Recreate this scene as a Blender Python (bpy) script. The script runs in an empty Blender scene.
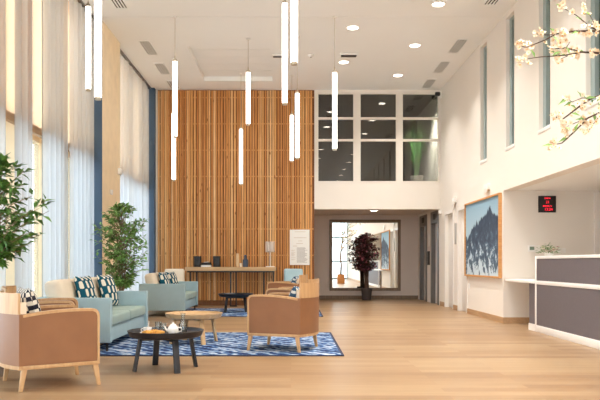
import bpy, bmesh, math, random
from mathutils import Vector, Matrix, Euler
R = math.radians
PI = math.pi
rnd = random.Random(7)
sc = bpy.context.scene
col = sc.collection

# ------------------------------------------------------------------ materials
def lin(c):
    c = c / 255.0
    return c / 12.92 if c <= 0.04045 else ((c + 0.055) / 1.055) ** 2.4
def L3(rgb): return (lin(rgb[0]), lin(rgb[1]), lin(rgb[2]), 1.0)

class NT:
    def __init__(s, name):
        s.m = bpy.data.materials.new(name); s.m.use_nodes = True
        s.t = s.m.node_tree; s.t.nodes.clear()
        s.out = s.n('ShaderNodeOutputMaterial')
    def n(s, typ, **kw):
        nd = s.t.nodes.new(typ)
        for k, v in kw.items():
            if k.startswith('i_'):
                nd.inputs[k[2:].replace('_', ' ')].default_value = v
            else: setattr(nd, k, v)
        return nd
    def l(s, a, b): s.t.links.new(a, b)
    def ramp(s, fac, stops, interp='LINEAR'):
        r = s.n('ShaderNodeValToRGB'); r.color_ramp.interpolation = interp
        e = r.color_ramp.elements
        while len(e) < len(stops): e.new(0.5)
        for el, (p, c) in zip(e, stops): el.position = p; el.color = c
        s.l(fac, r.inputs['Fac']); return r.outputs['Color']
    def coords(s, which='Object', scale=(1, 1, 1), rot=(0, 0, 0), loc=(0, 0, 0)):
        tc = s.n('ShaderNodeTexCoord'); mp = s.n('ShaderNodeMapping')
        mp.inputs['Scale'].default_value = scale; mp.inputs['Rotation'].default_value = rot
        mp.inputs['Location'].default_value = loc
        s.l(tc.outputs[which], mp.inputs['Vector']); return mp.outputs['Vector']
    def bsdf(s, color=None, rough=0.5, metal=0.0, spec=0.5):
        b = s.n('ShaderNodeBsdfPrincipled')
        b.inputs['Roughness'].default_value = rough; b.inputs['Metallic'].default_value = metal
        b.inputs['Specular IOR Level'].default_value = spec
        if color is not None:
            if hasattr(color, 'is_linked'): s.l(color, b.inputs['Base Color'])
            else: b.inputs['Base Color'].default_value = color
        s.l(b.outputs[0], s.out.inputs['Surface']); return b
    def bump(s, b, height, strength=0.2, dist=0.01):
        bp = s.n('ShaderNodeBump'); bp.inputs['Strength'].default_value = strength
        bp.inputs['Distance'].default_value = dist
        s.l(height, bp.inputs['Height']); s.l(bp.outputs[0], b.inputs['Normal'])

def plain(name, rgb, rough=0.6, metal=0.0, var=0.05, scale=6.0, bump=0.0, bscale=200.0, spec=0.5):
    t = NT(name)
    v = t.coords('Object')
    nz = t.n('ShaderNodeTexNoise'); nz.inputs['Scale'].default_value = scale; nz.inputs['Detail'].default_value = 3
    t.l(v, nz.inputs['Vector'])
    c = L3(rgb)
    lo = tuple(max(0, x * (1 - var)) for x in c[:3]) + (1,); hi = tuple(min(1, x * (1 + var)) for x in c[:3]) + (1,)
    b = t.bsdf(t.ramp(nz.outputs['Fac'], [(0.3, lo), (0.7, hi)]), rough, metal, spec)
    if bump:
        n2 = t.n('ShaderNodeTexNoise'); n2.inputs['Scale'].default_value = bscale
        t.l(v, n2.inputs['Vector']); t.bump(b, n2.outputs['Fac'], bump, 0.003)
    return t.m

def wood(name, a, bcol, rough=0.45, axis=0, sc_=1.0, spec=0.4):
    t = NT(name)
    s = [14 * sc_, 14 * sc_, 14 * sc_]; s[axis] = 1.2 * sc_
    v = t.coords('Object', tuple(s))
    nz = t.n('ShaderNodeTexNoise'); nz.inputs['Scale'].default_value = 2.0; nz.inputs['Detail'].default_value = 6
    nz.inputs['Distortion'].default_value = 0.6
    t.l(v, nz.inputs['Vector'])
    b = t.bsdf(t.ramp(nz.outputs['Fac'], [(0.3, L3(a)), (0.7, L3(bcol))]), rough, 0, spec)
    t.bump(b, nz.outputs['Fac'], 0.08, 0.002)
    return t.m

def emit(name, rgb, strength):
    t = NT(name); e = t.n('ShaderNodeEmission')
    e.inputs['Color'].default_value = L3(rgb); e.inputs['Strength'].default_value = strength
    t.l(e.outputs[0], t.out.inputs['Surface']); return t.m

def pane(name, tint, refl=0.08, rough=0.0, blend=0.35):
    t = NT(name)
    tr = t.n('ShaderNodeBsdfTransparent'); tr.inputs['Color'].default_value = L3(tint)
    gl = t.n('ShaderNodeBsdfGlossy'); gl.inputs['Roughness'].default_value = rough
    lw = t.n('ShaderNodeLayerWeight'); lw.inputs['Blend'].default_value = blend
    mr = t.n('ShaderNodeMapRange'); mr.inputs['To Min'].default_value = refl; mr.inputs['To Max'].default_value = 0.8
    t.l(lw.outputs['Fresnel'], mr.inputs['Value'])
    mx = t.n('ShaderNodeMixShader')
    t.l(mr.outputs[0], mx.inputs[0]); t.l(tr.outputs[0], mx.inputs[1]); t.l(gl.outputs[0], mx.inputs[2])
    t.l(mx.outputs[0], t.out.inputs['Surface']); return t.m

def fabric_sheer(name, rgb, see=0.3, trans=0.7):
    t = NT(name)
    v = t.coords('Object', (1, 1, 0.02))
    nz = t.n('ShaderNodeTexNoise'); nz.inputs['Scale'].default_value = 20; t.l(v, nz.inputs['Vector'])
    c = L3(rgb)
    cl = t.ramp(nz.outputs['Fac'], [(0.3, tuple(x * 0.92 for x in c[:3]) + (1,)), (0.7, c)])
    tl = t.n('ShaderNodeBsdfTranslucent'); df = t.n('ShaderNodeBsdfDiffuse'); tr = t.n('ShaderNodeBsdfTransparent')
    t.l(cl, tl.inputs['Color']); t.l(cl, df.inputs['Color'])
    m1 = t.n('ShaderNodeMixShader'); m1.inputs[0].default_value = trans
    t.l(df.outputs[0], m1.inputs[1]); t.l(tl.outputs[0], m1.inputs[2])
    m2 = t.n('ShaderNodeMixShader'); m2.inputs[0].default_value = see
    t.l(m1.outputs[0], m2.inputs[1]); t.l(tr.outputs[0], m2.inputs[2])
    t.l(m2.outputs[0], t.out.inputs['Surface']); return t.m

def floor_mat():
    t = NT('oak_plank_floor')
    v = t.coords('Object')
    bk = t.n('ShaderNodeTexBrick'); bk.offset = 0.37; bk.offset_frequency = 2
    bk.inputs['Scale'].default_value = 1.0; bk.inputs['Brick Width'].default_value = 1.9
    bk.inputs['Row Height'].default_value = 0.16; bk.inputs['Mortar Size'].default_value = 0.0018
    bk.inputs['Mortar Smooth'].default_value = 0.2; bk.inputs['Bias'].default_value = 0.0
    bk.inputs['Color1'].default_value = (0, 0, 0, 1); bk.inputs['Color2'].default_value = (1, 1, 1, 1)
    bk.inputs['Mortar'].default_value = (0.25, 0.25, 0.25, 1)
    t.l(v, bk.inputs['Vector'])
    v2 = t.coords('Object', (0.8, 9, 1))
    nz = t.n('ShaderNodeTexNoise'); nz.inputs['Scale'].default_value = 2.5; nz.inputs['Detail'].default_value = 6
    t.l(v2, nz.inputs['Vector'])
    base = t.ramp(bk.outputs['Color'], [(0.0, L3(FL_A)), (0.5, L3(FL_B)), (1.0, L3(FL_C))])
    grain = t.ramp(nz.outputs['Fac'], [(0.3, (0.86, 0.84, 0.82, 1)), (0.7, (1, 1, 1, 1))])
    mx = t.n('ShaderNodeMix'); mx.data_type = 'RGBA'; mx.blend_type = 'MULTIPLY'; mx.inputs[0].default_value = 1
    t.l(base, mx.inputs[6]); t.l(grain, mx.inputs[7])
    b = t.bsdf(mx.outputs[2], 0.36, 0, 0.45)
    t.bump(b, bk.outputs['Fac'], -0.1, 0.002)
    return t.m
FL_A, FL_B, FL_C = (150, 118, 86), (163, 132, 98), (174, 146, 111)

def slat_mat():
    t = NT('pine_slats')
    g = t.n('ShaderNodeNewGeometry')
    c1 = t.ramp(g.outputs['Random Per Island'], [(0.0, L3((202, 136, 76))), (0.35, L3((216, 152, 88))), (0.7, L3((231, 176, 112))), (1.0, L3((241, 200, 146)))])
    v = t.coords('Object', (10, 10, 0.7))
    nz = t.n('ShaderNodeTexNoise'); nz.inputs['Scale'].default_value = 3; nz.inputs['Detail'].default_value = 5; t.l(v, nz.inputs['Vector'])
    gr = t.ramp(nz.outputs['Fac'], [(0.3, (0.78, 0.72, 0.66, 1)), (0.65, (1, 1, 1, 1))])
    v3 = t.coords('Object', (9, 9, 3.0))
    vo = t.n('ShaderNodeTexVoronoi'); vo.inputs['Scale'].default_value = 1.0; t.l(v3, vo.inputs['Vector'])
    kn = t.ramp(vo.outputs['Distance'], [(0.07, (0.35, 0.22, 0.14, 1)), (0.14, (1, 1, 1, 1))])
    m1 = t.n('ShaderNodeMix'); m1.data_type = 'RGBA'; m1.blend_type = 'MULTIPLY'; m1.inputs[0].default_value = 1
    t.l(c1, m1.inputs[6]); t.l(gr, m1.inputs[7])
    m2 = t.n('ShaderNodeMix'); m2.data_type = 'RGBA'; m2.blend_type = 'MULTIPLY'; m2.inputs[0].default_value = 0.8
    t.l(m1.outputs[2], m2.inputs[6]); t.l(kn, m2.inputs[7])
    t.bsdf(m2.outputs[2], 0.55, 0, 0.3)
    return t.m

def rug_mat():
    t = NT('blue_woven_rug')
    v = t.coords('Object', (1, 1, 1))
    nd = t.n('ShaderNodeTexNoise'); nd.inputs['Scale'].default_value = 3.0; nd.inputs['Detail'].default_value = 4; t.l(v, nd.inputs['Vector'])
    wv = t.n('ShaderNodeTexWave'); wv.wave_type = 'BANDS'; wv.bands_direction = 'DIAGONAL'
    wv.inputs['Scale'].default_value = 3.2; wv.inputs['Distortion'].default_value = 6.0; wv.inputs['Detail'].default_value = 2.5; wv.inputs['Detail Scale'].default_value = 2.2
    t.l(v, wv.inputs['Vector'])
    n3 = t.n('ShaderNodeTexNoise'); n3.inputs['Scale'].default_value = 26; n3.inputs['Detail'].default_value = 3; t.l(v, n3.inputs['Vector'])
    mt = t.n('ShaderNodeMath'); mt.operation = 'MULTIPLY_ADD'; mt.inputs[1].default_value = 0.38
    t.l(wv.outputs['Fac'], mt.inputs[0]); t.l(nd.outputs['Fac'], mt.inputs[2])
    m2 = t.n('ShaderNodeMath'); m2.operation = 'MULTIPLY_ADD'; m2.inputs[1].default_value = 0.55
    t.l(n3.outputs['Fac'], m2.inputs[0]); t.l(mt.outputs[0], m2.inputs[2])
    m3 = t.n('ShaderNodeMath'); m3.operation = 'MULTIPLY'; m3.inputs[1].default_value = 0.75; t.l(m2.outputs[0], m3.inputs[0])
    c = t.ramp(m3.outputs[0], [(0.52, L3((34, 46, 80))), (0.63, L3((46, 72, 118))), (0.72, L3((74, 108, 156))), (0.80, L3((134, 160, 190))), (0.92, L3((190, 200, 212)))])
    b = t.bsdf(c, 0.95, 0, 0.1)
    t.bump(b, n3.outputs['Fac'], 0.4, 0.006)
    return t.m

def diamond_mat(name, dark, light, scale=9.0, thr=0.36, stretch=0.62):
    t = NT(name)
    v = t.coords('Object', (0.0, 1.0 * scale, stretch * scale), (R(45), 0, 0))
    vv = t.coords('Object', (1, scale, scale * stretch))
    sx = t.n('ShaderNodeSeparateXYZ'); t.l(vv, sx.inputs[0])
    def wv(sock):
        m = t.n('ShaderNodeMath'); m.operation = 'MULTIPLY'; m.inputs[1].default_value = 2 * PI
        t.l(sock, m.inputs[0]); c = t.n('ShaderNodeMath'); c.operation = 'COSINE'; t.l(m.outputs[0], c.inputs[0]); return c.outputs[0]
    ad = t.n('ShaderNodeMath'); ad.operation = 'MULTIPLY'
    t.l(wv(sx.outputs['Y']), ad.inputs[0]); t.l(wv(sx.outputs['Z']), ad.inputs[1])
    nz = t.n('ShaderNodeTexNoise'); nz.inputs['Scale'].default_value = 14; t.l(vv, nz.inputs['Vector'])
    a2 = t.n('ShaderNodeMath'); a2.operation = 'MULTIPLY_ADD'; a2.inputs[1].default_value = 0.25
    t.l(nz.outputs['Fac'], a2.inputs[0]); t.l(ad.outputs[0], a2.inputs[2])
    c = t.ramp(a2.outputs[0], [(0.0, L3(dark)), (thr, L3(light))], 'CONSTANT')
    t.bsdf(c, 0.9, 0, 0.1)
    return t.m

def painting_mat():
    t = NT('mountain_canvas')
    v = t.coords('Generated', (1, 1, 1))
    sx = t.n('ShaderNodeSeparateXYZ'); t.l(v, sx.inputs[0])
    # ridge height as a function of position along the canvas (Generated Y); 1 = far end
    n1 = t.n('ShaderNodeTexNoise'); n1.noise_dimensions = '1D'; n1.inputs['Scale'].default_value = 6.0; n1.inputs['Detail'].default_value = 5
    n1.inputs['Roughness'].default_value = 0.6
    t.l(sx.outputs['Y'], n1.inputs['W'])
    rid = t.ramp(sx.outputs['Y'], [(0.0, (0.68, ) * 3 + (1,)), (0.12, (0.76,) * 3 + (1,)), (0.25, (0.86,) * 3 + (1,)), (0.45, (0.80,) * 3 + (1,)), (0.62, (0.74,) * 3 + (1,)), (0.8, (0.62,) * 3 + (1,)), (1.0, (0.56,) * 3 + (1,))])
    m = t.n('ShaderNodeMath'); m.operation = 'MULTIPLY_ADD'; m.inputs[1].default_value = 0.42
    t.l(n1.outputs['Fac'], m.inputs[0])
    off = t.n('ShaderNodeMath'); off.operation = 'SUBTRACT'; off.inputs[1].default_value = 0.21
    t.l(rid, off.inputs[0]); t.l(off.outputs[0], m.inputs[2])
    d = t.n('ShaderNodeMath'); d.operation = 'SUBTRACT'; t.l(m.outputs[0], d.inputs[0]); t.l(sx.outputs['Z'], d.inputs[1])
    # rock / snow
    v2 = t.coords('Generated', (1, 6, 4.2), (R(35), 0, 0))
    n2 = t.n('ShaderNodeTexNoise'); n2.inputs['Scale'].default_value = 2.0; n2.inputs['Detail'].default_value = 7; n2.inputs['Roughness'].default_value = 0.65
    t.l(v2, n2.inputs['Vector'])
    z = t.n('ShaderNodeMath'); z.operation = 'MULTIPLY_ADD'; z.inputs[1].default_value = -0.42; t.l(sx.outputs['Z'], z.inputs[0]); t.l(n2.outputs['Fac'], z.inputs[2])
    snow = t.ramp(z.outputs[0], [(0.0, L3((52, 66, 84))), (0.30, L3((70, 84, 102))), (0.42, L3((96, 118, 138))), (0.46, L3((196, 214, 226)))])
    sky = t.ramp(sx.outputs['Z'], [(0.5, L3((176, 202, 216))), (1.0, L3((142, 176, 198)))])
    stp = t.ramp(d.outputs[0], [(0.0, (0, 0, 0, 1)), (0.02, (1, 1, 1, 1))])
    mx = t.n('ShaderNodeMix'); mx.data_type = 'RGBA'; t.l(stp, mx.inputs[0]); t.l(sky, mx.inputs[6]); t.l(snow, mx.inputs[7])
    t.bsdf(mx.outputs[2], 0.7, 0, 0.2)
    return t.m

M = {}
M['wall'] = plain('cream_plaster', (234, 228, 219), 0.85, var=0.012, scale=1.5, spec=0.2)
M['ceil'] = plain('ceiling_white', (243, 244, 242), 0.9, var=0.01, scale=1.0, spec=0.2)
M['lobby'] = plain('greige_plaster', (222, 210, 200), 0.9, var=0.02, scale=1.5, spec=0.2)
M['white'] = plain('white_lacquer', (240, 238, 234), 0.4, var=0.01)
M['doorwhite'] = plain('door_white', (236, 232, 226), 0.45, var=0.01)
M['bluewall'] = plain('slate_blue_paint', (72, 94, 116), 0.7, var=0.03)
M['floor'] = floor_mat()
M['slat'] = slat_mat()
M['slatback'] = wood('slat_backing', (110, 70, 40), (136, 88, 52), 0.7, 2)
M['rail'] = wood('slat_rail', (196, 140, 84), (216, 164, 106), 0.6, 0)
M['oak'] = wood('light_oak', (194, 156, 112), (214, 180, 136), 0.45, 0)
M['oakv'] = wood('light_oak_upright', (214, 176, 130), (232, 200, 158), 0.45, 2)
M['beech'] = wood('beech_frame', (188, 146, 102), (206, 166, 120), 0.4, 2)
M['base'] = wood('oak_baseboard', (176, 140, 104), (196, 160, 122), 0.5, 1)
M['leather'] = plain('tan_leather', (142, 96, 62), 0.5, var=0.08, scale=4, bump=0.12, bscale=260)
M['sofa'] = plain('pale_teal_upholstery', (160, 186, 193), 0.7, var=0.04, scale=5, bump=0.15, bscale=300)
M['seat'] = plain('sage_seat_upholstery', (158, 180, 174), 0.65, var=0.04, scale=5, bump=0.15, bscale=300)
M['cream'] = plain('cream_fabric', (238, 224, 202), 0.85, var=0.03, scale=8, bump=0.2, bscale=350)
M['black'] = plain('black_ash', (28, 29, 35), 0.4, var=0.08, scale=10)
M['blackm'] = plain('black_metal', (48, 44, 44), 0.4, 0.3)
M['charcoal'] = plain('charcoal_plastic', (28, 28, 30), 0.5)
M['rug'] = rug_mat()
M['rugedge'] = plain('navy_rug_binding', (40, 48, 74), 0.95, bump=0.3)
M['teal'] = diamond_mat('teal_ogee_fabric', (26, 84, 104), (232, 228, 212), 9.0, 0.25, 0.55)
M['mono'] = diamond_mat('ink_ogee_fabric', (44, 46, 58), (232, 224, 210), 17.0, 0.16, 0.8)
M['blueday'] = diamond_mat('denim_ogee_fabric', (60, 92, 120), (214, 216, 210), 15.0, 0.3, 0.9)
M['leaf'] = plain('ficus_leaf', (100, 140, 66), 0.5, var=0.35, scale=9)
M['leafb'] = plain('ficus_leaf_light', (136, 174, 96), 0.5, var=0.35, scale=9)
M['leafd'] = plain('ficus_leaf_dark', (80, 120, 50), 0.45, var=0.3, scale=9)
M['leafred'] = plain('burgundy_leaf', (74, 34, 40), 0.5, var=0.5, scale=12)
M['pinkf'] = plain('pink_blossom', (176, 96, 110), 0.6, var=0.2)
M['grass'] = plain('grass_blade', (96, 150, 82), 0.6, var=0.3, scale=9)
M['bark'] = plain('grey_bark', (140, 118, 94), 0.9, var=0.25, scale=20, bump=0.4, bscale=40)
M['barkd'] = plain('dark_bark', (82, 62, 50), 0.9, var=0.25, scale=20, bump=0.4, bscale=40)
M['soil'] = plain('potting_soil', (60, 44, 34), 1.0, var=0.3, scale=40)
M['pot'] = plain('taupe_pot', (150, 138, 126), 0.7)
M['potdark'] = plain('dark_pot', (62, 54, 52), 0.6)
M['potwhite'] = plain('white_pot', (222, 218, 210), 0.6)
M['petal'] = plain('cream_petal', (244, 228, 202), 0.7, var=0.06)
M['stamen'] = plain('amber_stamen', (226, 170, 84), 0.7, var=0.15)
M['steel'] = plain('brushed_steel', (224, 220, 214), 0.45, 0.25, var=0.08, scale=3)
M['steeld'] = plain('dark_steel', (120, 116, 112), 0.35, 0.8)
M['brass'] = plain('nickel_cap', (196, 186, 168), 0.35, 0.8)
M['tube'] = emit('tube_light', (255, 249, 240), 5.0)
M['down'] = emit('downlight_diffuser', (255, 242, 224), 12.0)
M['led'] = emit('red_led', (255, 40, 60), 1.5)
M['mirror'] = plain('silvered_glass', (235, 238, 236), 0.0, 1.0, var=0.0)
M['mframe'] = wood('walnut_grey_frame', (120, 100, 80), (146, 124, 102), 0.5, 2)
M['frameb'] = plain('blue_grey_aluminium', (158, 174, 174), 0.45, 0.2)
M['framew'] = plain('window_white', (232, 226, 216), 0.5, var=0.01)
M['glass'] = pane('clear_pane', (250, 252, 252), 0.03)
M['glassd'] = pane('smoky_pane', (176, 178, 176), 0.07)
M['glassslot'] = pane('grey_green_pane', (206, 214, 206), 0.05)
M['tumbler'] = pane('drinking_glass', (246, 249, 250), 0.05, 0.0, 0.15)
M['shadefilm'] = fabric_sheer('organza_film', (240, 236, 232), 0.7, 0.5)
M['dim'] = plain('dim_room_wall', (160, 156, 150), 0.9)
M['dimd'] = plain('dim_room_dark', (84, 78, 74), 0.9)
M['grey'] = plain('slate_laminate', (104, 98, 102), 0.55, var=0.04, scale=30, bump=0.1, bscale=120)
M['curtain'] = fabric_sheer('sheer_curtain', (208, 210, 212), 0.2, 0.72)
M['screen'] = fabric_sheer('beige_light_screen', (246, 218, 186), 0.32, 0.9)
M['pier'] = plain('cream_pier', (246, 226, 192), 0.85, var=0.05, scale=5)
M['tarmac'] = plain('pale_paving', (214, 214, 212), 0.9)
M['paper'] = plain('poster_paper', (240, 238, 232), 0.7, var=0.01)
M['ink'] = plain('grey_print', (176, 172, 166), 0.8)
M['ink2'] = plain('tan_print', (212, 200, 184), 0.8)
M['china'] = plain('white_china', (240, 236, 230), 0.25)
M['croiss'] = plain('golden_pastry', (214, 152, 66), 0.6, var=0.25, scale=30)
M['navyv'] = plain('navy_glaze', (62, 76, 96), 0.35)
M['shade'] = fabric_sheer('lamp_shade_fabric', (240, 234, 226), 0.05, 0.5)
M['canvas'] = painting_mat()
M['vent'] = plain('vent_dark', (56, 50, 46), 0.8)
M['lcd'] = plain('lcd_green', (120, 140, 124), 0.3)
M['orangewood'] = wood('planter_wood', (196, 130, 72), (214, 150, 90), 0.5, 0)
M['plaster_ext'] = plain('exterior_render', (236, 232, 226), 0.9)

# ------------------------------------------------------------------ mesh builder
class MB:
    def __init__(s): s.bm = bmesh.new(); s.mi = 0
    def _mat(s, faces):
        for f in faces: f.material_index = s.mi
    def box(s, c, sz, rot=None, bev=0.0, seg=2, top=None):
        mat = Matrix.Translation(Vector(c))
        if rot is not None: mat = mat @ (rot if isinstance(rot, Matrix) else Euler(rot).to_matrix().to_4x4())
        r = bmesh.ops.create_cube(s.bm, size=1.0)
        vs = r['verts']
        for v in vs:
            k = 1.0
            if top is not None and v.co.z > 0:
                v.co.x *= top[0]; v.co.y *= top[1]
            v.co = Vector((v.co.x * sz[0], v.co.y * sz[1], v.co.z * sz[2]))
        s._mat({f for v in vs for f in v.link_faces})
        if bev:
            ed = list({e for v in vs for e in v.link_edges})
            r2 = bmesh.ops.bevel(s.bm, geom=ed, offset=bev, segments=seg, affect='EDGES', profile=0.5)
            s._mat(r2['faces'])
            vv = {v for f in r2['faces'] for v in f.verts} | {v for v in vs if v.is_valid}
            # include the flat faces' verts (they are shared with bevel faces)
            vs = list(vv)
        for v in vs: v.co = mat @ v.co
        return s
    def bx(s, x0, x1, y0, y1, z0, z1, bev=0.0):
        return s.box(((x0 + x1) / 2, (y0 + y1) / 2, (z0 + z1) / 2), (abs(x1 - x0), abs(y1 - y0), abs(z1 - z0)), None, bev)
    def lathe(s, prof, c=(0, 0, 0), seg=24, close=True):
        rings = []
        for r, z in prof:
            if r < 1e-5: rings.append([s.bm.verts.new((c[0], c[1], c[2] + z))])
            else: rings.append([s.bm.verts.new((c[0] + r * math.cos(2 * PI * i / seg), c[1] + r * math.sin(2 * PI * i / seg), c[2] + z)) for i in range(seg)])
        fs = []
        for a, b in zip(rings, rings[1:]):
            for i in range(seg):
                j = (i + 1) % seg
                if len(a) == 1 and len(b) == 1: continue
                if len(a) == 1: fs.append(s.bm.faces.new((a[0], b[j], b[i])))
                elif len(b) == 1: fs.append(s.bm.faces.new((a[i], a[j], b[0])))
                else: fs.append(s.bm.faces.new((a[i], a[j], b[j], b[i])))
        if close:
            if len(rings[0]) > 1: fs.append(s.bm.faces.new(rings[0][::-1]))
            if len(rings[-1]) > 1: fs.append(s.bm.faces.new(rings[-1]))
        s._mat(fs); return s
    def cyl(s, c, r, h, seg=20, r2=None):
        return s.lathe([(r, 0), (r if r2 is None else r2, h)], c, seg)
    def tube(s, pts, rad, seg=6):
        pts = [Vector(p) for p in pts]; n = len(pts)
        if not hasattr(rad, '__len__'): rad = [rad] * n
        rings = []; up = Vector((0.13, 0.31, 0.94)).normalized()
        for i in range(n):
            d = (pts[min(i + 1, n - 1)] - pts[max(i - 1, 0)]).normalized()
            a = d.cross(up)
            if a.length < 1e-3: a = d.cross(Vector((1, 0, 0)))
            a.normalize(); b = d.cross(a)
            rings.append([s.bm.verts.new(pts[i] + rad[i] * (math.cos(2 * PI * k / seg) * a + math.sin(2 * PI * k / seg) * b)) for k in range(seg)])
        fs = []
        for a, b in zip(rings, rings[1:]):
            for k in range(seg): fs.append(s.bm.faces.new((a[k], a[(k + 1) % seg], b[(k + 1) % seg], b[k])))
        fs.append(s.bm.faces.new(rings[0][::-1])); fs.append(s.bm.faces.new(rings[-1]))
        s._mat(fs); return s
    def prism(s, poly, y0, y1, bev=0.0):
        """polygon in XZ, extruded along Y"""
        a = [s.bm.verts.new((x, y0, z)) for x, z in poly]; b = [s.bm.verts.new((x, y1, z)) for x, z in poly]
        fs = [s.bm.faces.new(a[::-1]), s.bm.faces.new(b)]
        n = len(a)
        for i in range(n): fs.append(s.bm.faces.new((a[i], a[(i + 1) % n], b[(i + 1) % n], b[i])))
        s._mat(fs)
        if bev:
            ed = list(fs[0].edges) + list(fs[1].edges)
            r2 = bmesh.ops.bevel(s.bm, geom=ed, offset=bev, segments=2, affect='EDGES'); s._mat(r2['faces'])
        return s
    def plan(s, outer, inner, z0, z1):
        """closed strip between two plan curves (lists of (x,y)), z0..z1 (numbers or per-point functions)"""
        n = len(outer)
        f0 = z0 if callable(z0) else (lambda i: z0); f1 = z1 if callable(z1) else (lambda i: z1)
        ob = [s.bm.verts.new((*outer[i], f0(i))) for i in range(n)]; ot = [s.bm.verts.new((*outer[i], f1(i))) for i in range(n)]
        ib = [s.bm.verts.new((*inner[i], f0(i))) for i in range(n)]; it = [s.bm.verts.new((*inner[i], f1(i))) for i in range(n)]
        fs = []
        for i in range(n - 1):
            for q in ((ob[i], ob[i + 1], ot[i + 1], ot[i]), (ib[i + 1], ib[i], it[i], it[i + 1]), (ot[i], ot[i + 1], it[i + 1], it[i]), (ob[i + 1], ob[i], ib[i], ib[i + 1])):
                fs.append(s.bm.faces.new(q))
        fs.append(s.bm.faces.new((ob[0], ot[0], it[0], ib[0]))); fs.append(s.bm.faces.new((ob[-1], ib[-1], it[-1], ot[-1])))
        s._mat(fs); return s
    def leaf(s, p, d, nrm, ln, wd, droop=0.15, fold=0.12):
        p = Vector(p); d = Vector(d).normalized(); nrm = Vector(nrm)
        side = d.cross(nrm)
        if side.length < 1e-3: side = d.cross(Vector((1, 0.3, 0)))
        side.normalize(); up = side.cross(d)
        b = s.bm.verts.new(p); m = s.bm.verts.new(p + d * ln * 0.5 - up * ln * droop * 0.3)
        l = s.bm.verts.new(p + d * ln * 0.42 + side * wd / 2 + up * wd * fold); r = s.bm.verts.new(p + d * ln * 0.42 - side * wd / 2 + up * wd * fold)
        t = s.bm.verts.new(p + d * ln - up * ln * droop)
        s._mat([s.bm.faces.new(q) for q in ((b, r, m), (b, m, l), (m, r, t), (m, t, l))])
    def pillow(s, w, h, t, n=12):
        """soft square cushion in the YZ plane, thickness along X, centred"""
        g = []
        for sgn in (1, -1):
            rows = []
            for j in range(n + 1):
                row = []
                for i in range(n + 1):
                    u = -1 + 2 * i / n; v = -1 + 2 * j / n
                    th = t / 2 * ((1 - abs(u) ** 2.6) * (1 - abs(v) ** 2.6)) ** 0.55
                    pin = 1 - 0.07 * (1 - abs(u)) * abs(v) ** 2; pin2 = 1 - 0.07 * (1 - abs(v)) * abs(u) ** 2
                    row.append(s.bm.verts.new((sgn * th, u * w / 2 * pin2, v * h / 2 * pin)))
                rows.append(row)
            for j in range(n):
                for i in range(n):
                    q = (rows[j][i], rows[j][i + 1], rows[j + 1][i + 1], rows[j + 1][i])
                    s._mat([s.bm.faces.new(q if sgn > 0 else q[::-1])])
        bmesh.ops.remove_doubles(s.bm, verts=s.bm.verts[:], dist=0.0004)
        return s
    def xf(s, mat):
        bmesh.ops.transform(s.bm, matrix=mat, verts=s.bm.verts[:]); return s
    def build(s, name, mats, parent=None, loc=None, rot=None, smooth=True, ang=38, recalc=True):
        if recalc: bmesh.ops.recalc_face_normals(s.bm, faces=s.bm.faces[:])
        me = bpy.data.meshes.new(name); s.bm.to_mesh(me); s.bm.free()
        for m in (mats if isinstance(mats, (list, tuple)) else [mats]): me.materials.append(m)
        if smooth:
            for p in me.polygons: p.use_smooth = True
            me.set_sharp_from_angle(angle=R(ang))
        o = bpy.data.objects.new(name, me); col.objects.link(o)
        if parent is not None: o.parent = parent
        if loc is not None: o.location = loc
        if rot is not None: o.rotation_euler = rot
        return o

def empty(name, label, cat, loc=(0, 0, 0), rz=0.0, group=None, rot=None):
    o = bpy.data.objects.new(name, None); col.objects.link(o); o.empty_display_size = 0.1
    o.location = loc; o.rotation_euler = rot if rot else (0, 0, rz)
    o['label'] = label; o['category'] = cat
    if group: o['group'] = group
    return o
def tag(o, label, cat, group=None):
    o['label'] = label; o['category'] = cat
    if group: o['group'] = group
    return o
def struct(o): o['kind'] = 'structure'; return o
def kids(o): return [c for c in bpy.data.objects if c.parent == o]
def copy_tree(o, parent=None):
    c = o.copy(); col.objects.link(c)
    if parent is not None: c.parent = parent
    for ch in kids(o): copy_tree(ch, c)
    return c
def dup(o, label, loc, rz=0.0):
    c = copy_tree(o); c.location = loc; c.rotation_euler = (0, 0, rz); c['label'] = label
    return c
def P(px, py, D): return Vector(((px - 291) / 700 * D, D, 1 + (263 - py) / 700 * D))

# ------------------------------------------------------------------ room shell
ZC = 5.08; XR = 3.52; XL = -3.2; YB = 16.5; YL = 19.4; YF = -5.0; ZS = 2.2
struct(MB().bx(-4.0, 6.6, YF, 19.6, -0.2, 0.0).build('floor', M['floor']))
# ceiling with a recessed planked panel and a fine joint
HX0, HX1, HY0, HY1 = -1.95, -0.41, 13.2, 15.7
c = MB()
c.bx(-4.0, 3.75, YF, 11.6, ZC, ZC + 0.15)
c.bx(-4.0, 3.75, 11.615, HY0, ZC, ZC + 0.15)
c.bx(-4.0, HX0, HY0, HY1, ZC, ZC + 0.15); c.bx(HX1, 3.75, HY0, HY1, ZC, ZC + 0.15)
c.bx(-4.0, 3.75, HY1, YB + 0.2, ZC, ZC + 0.15)
c.bx(-4.0, 3.75, YF, YB + 0.2, ZC + 0.15, ZC + 0.25)
ce = struct(c.build('ceiling', M['ceil']))
c = MB()
n = 5; w = (HY1 - HY0) / n
for i in range(n): c.bx(HX0 + 0.005, HX1 - 0.005, HY0 + i * w + 0.008, HY0 + (i + 1) * w - 0.008, ZC + 0.1, ZC + 0.14)
c.build('recessed_panel', M['ceil'], ce)

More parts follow.
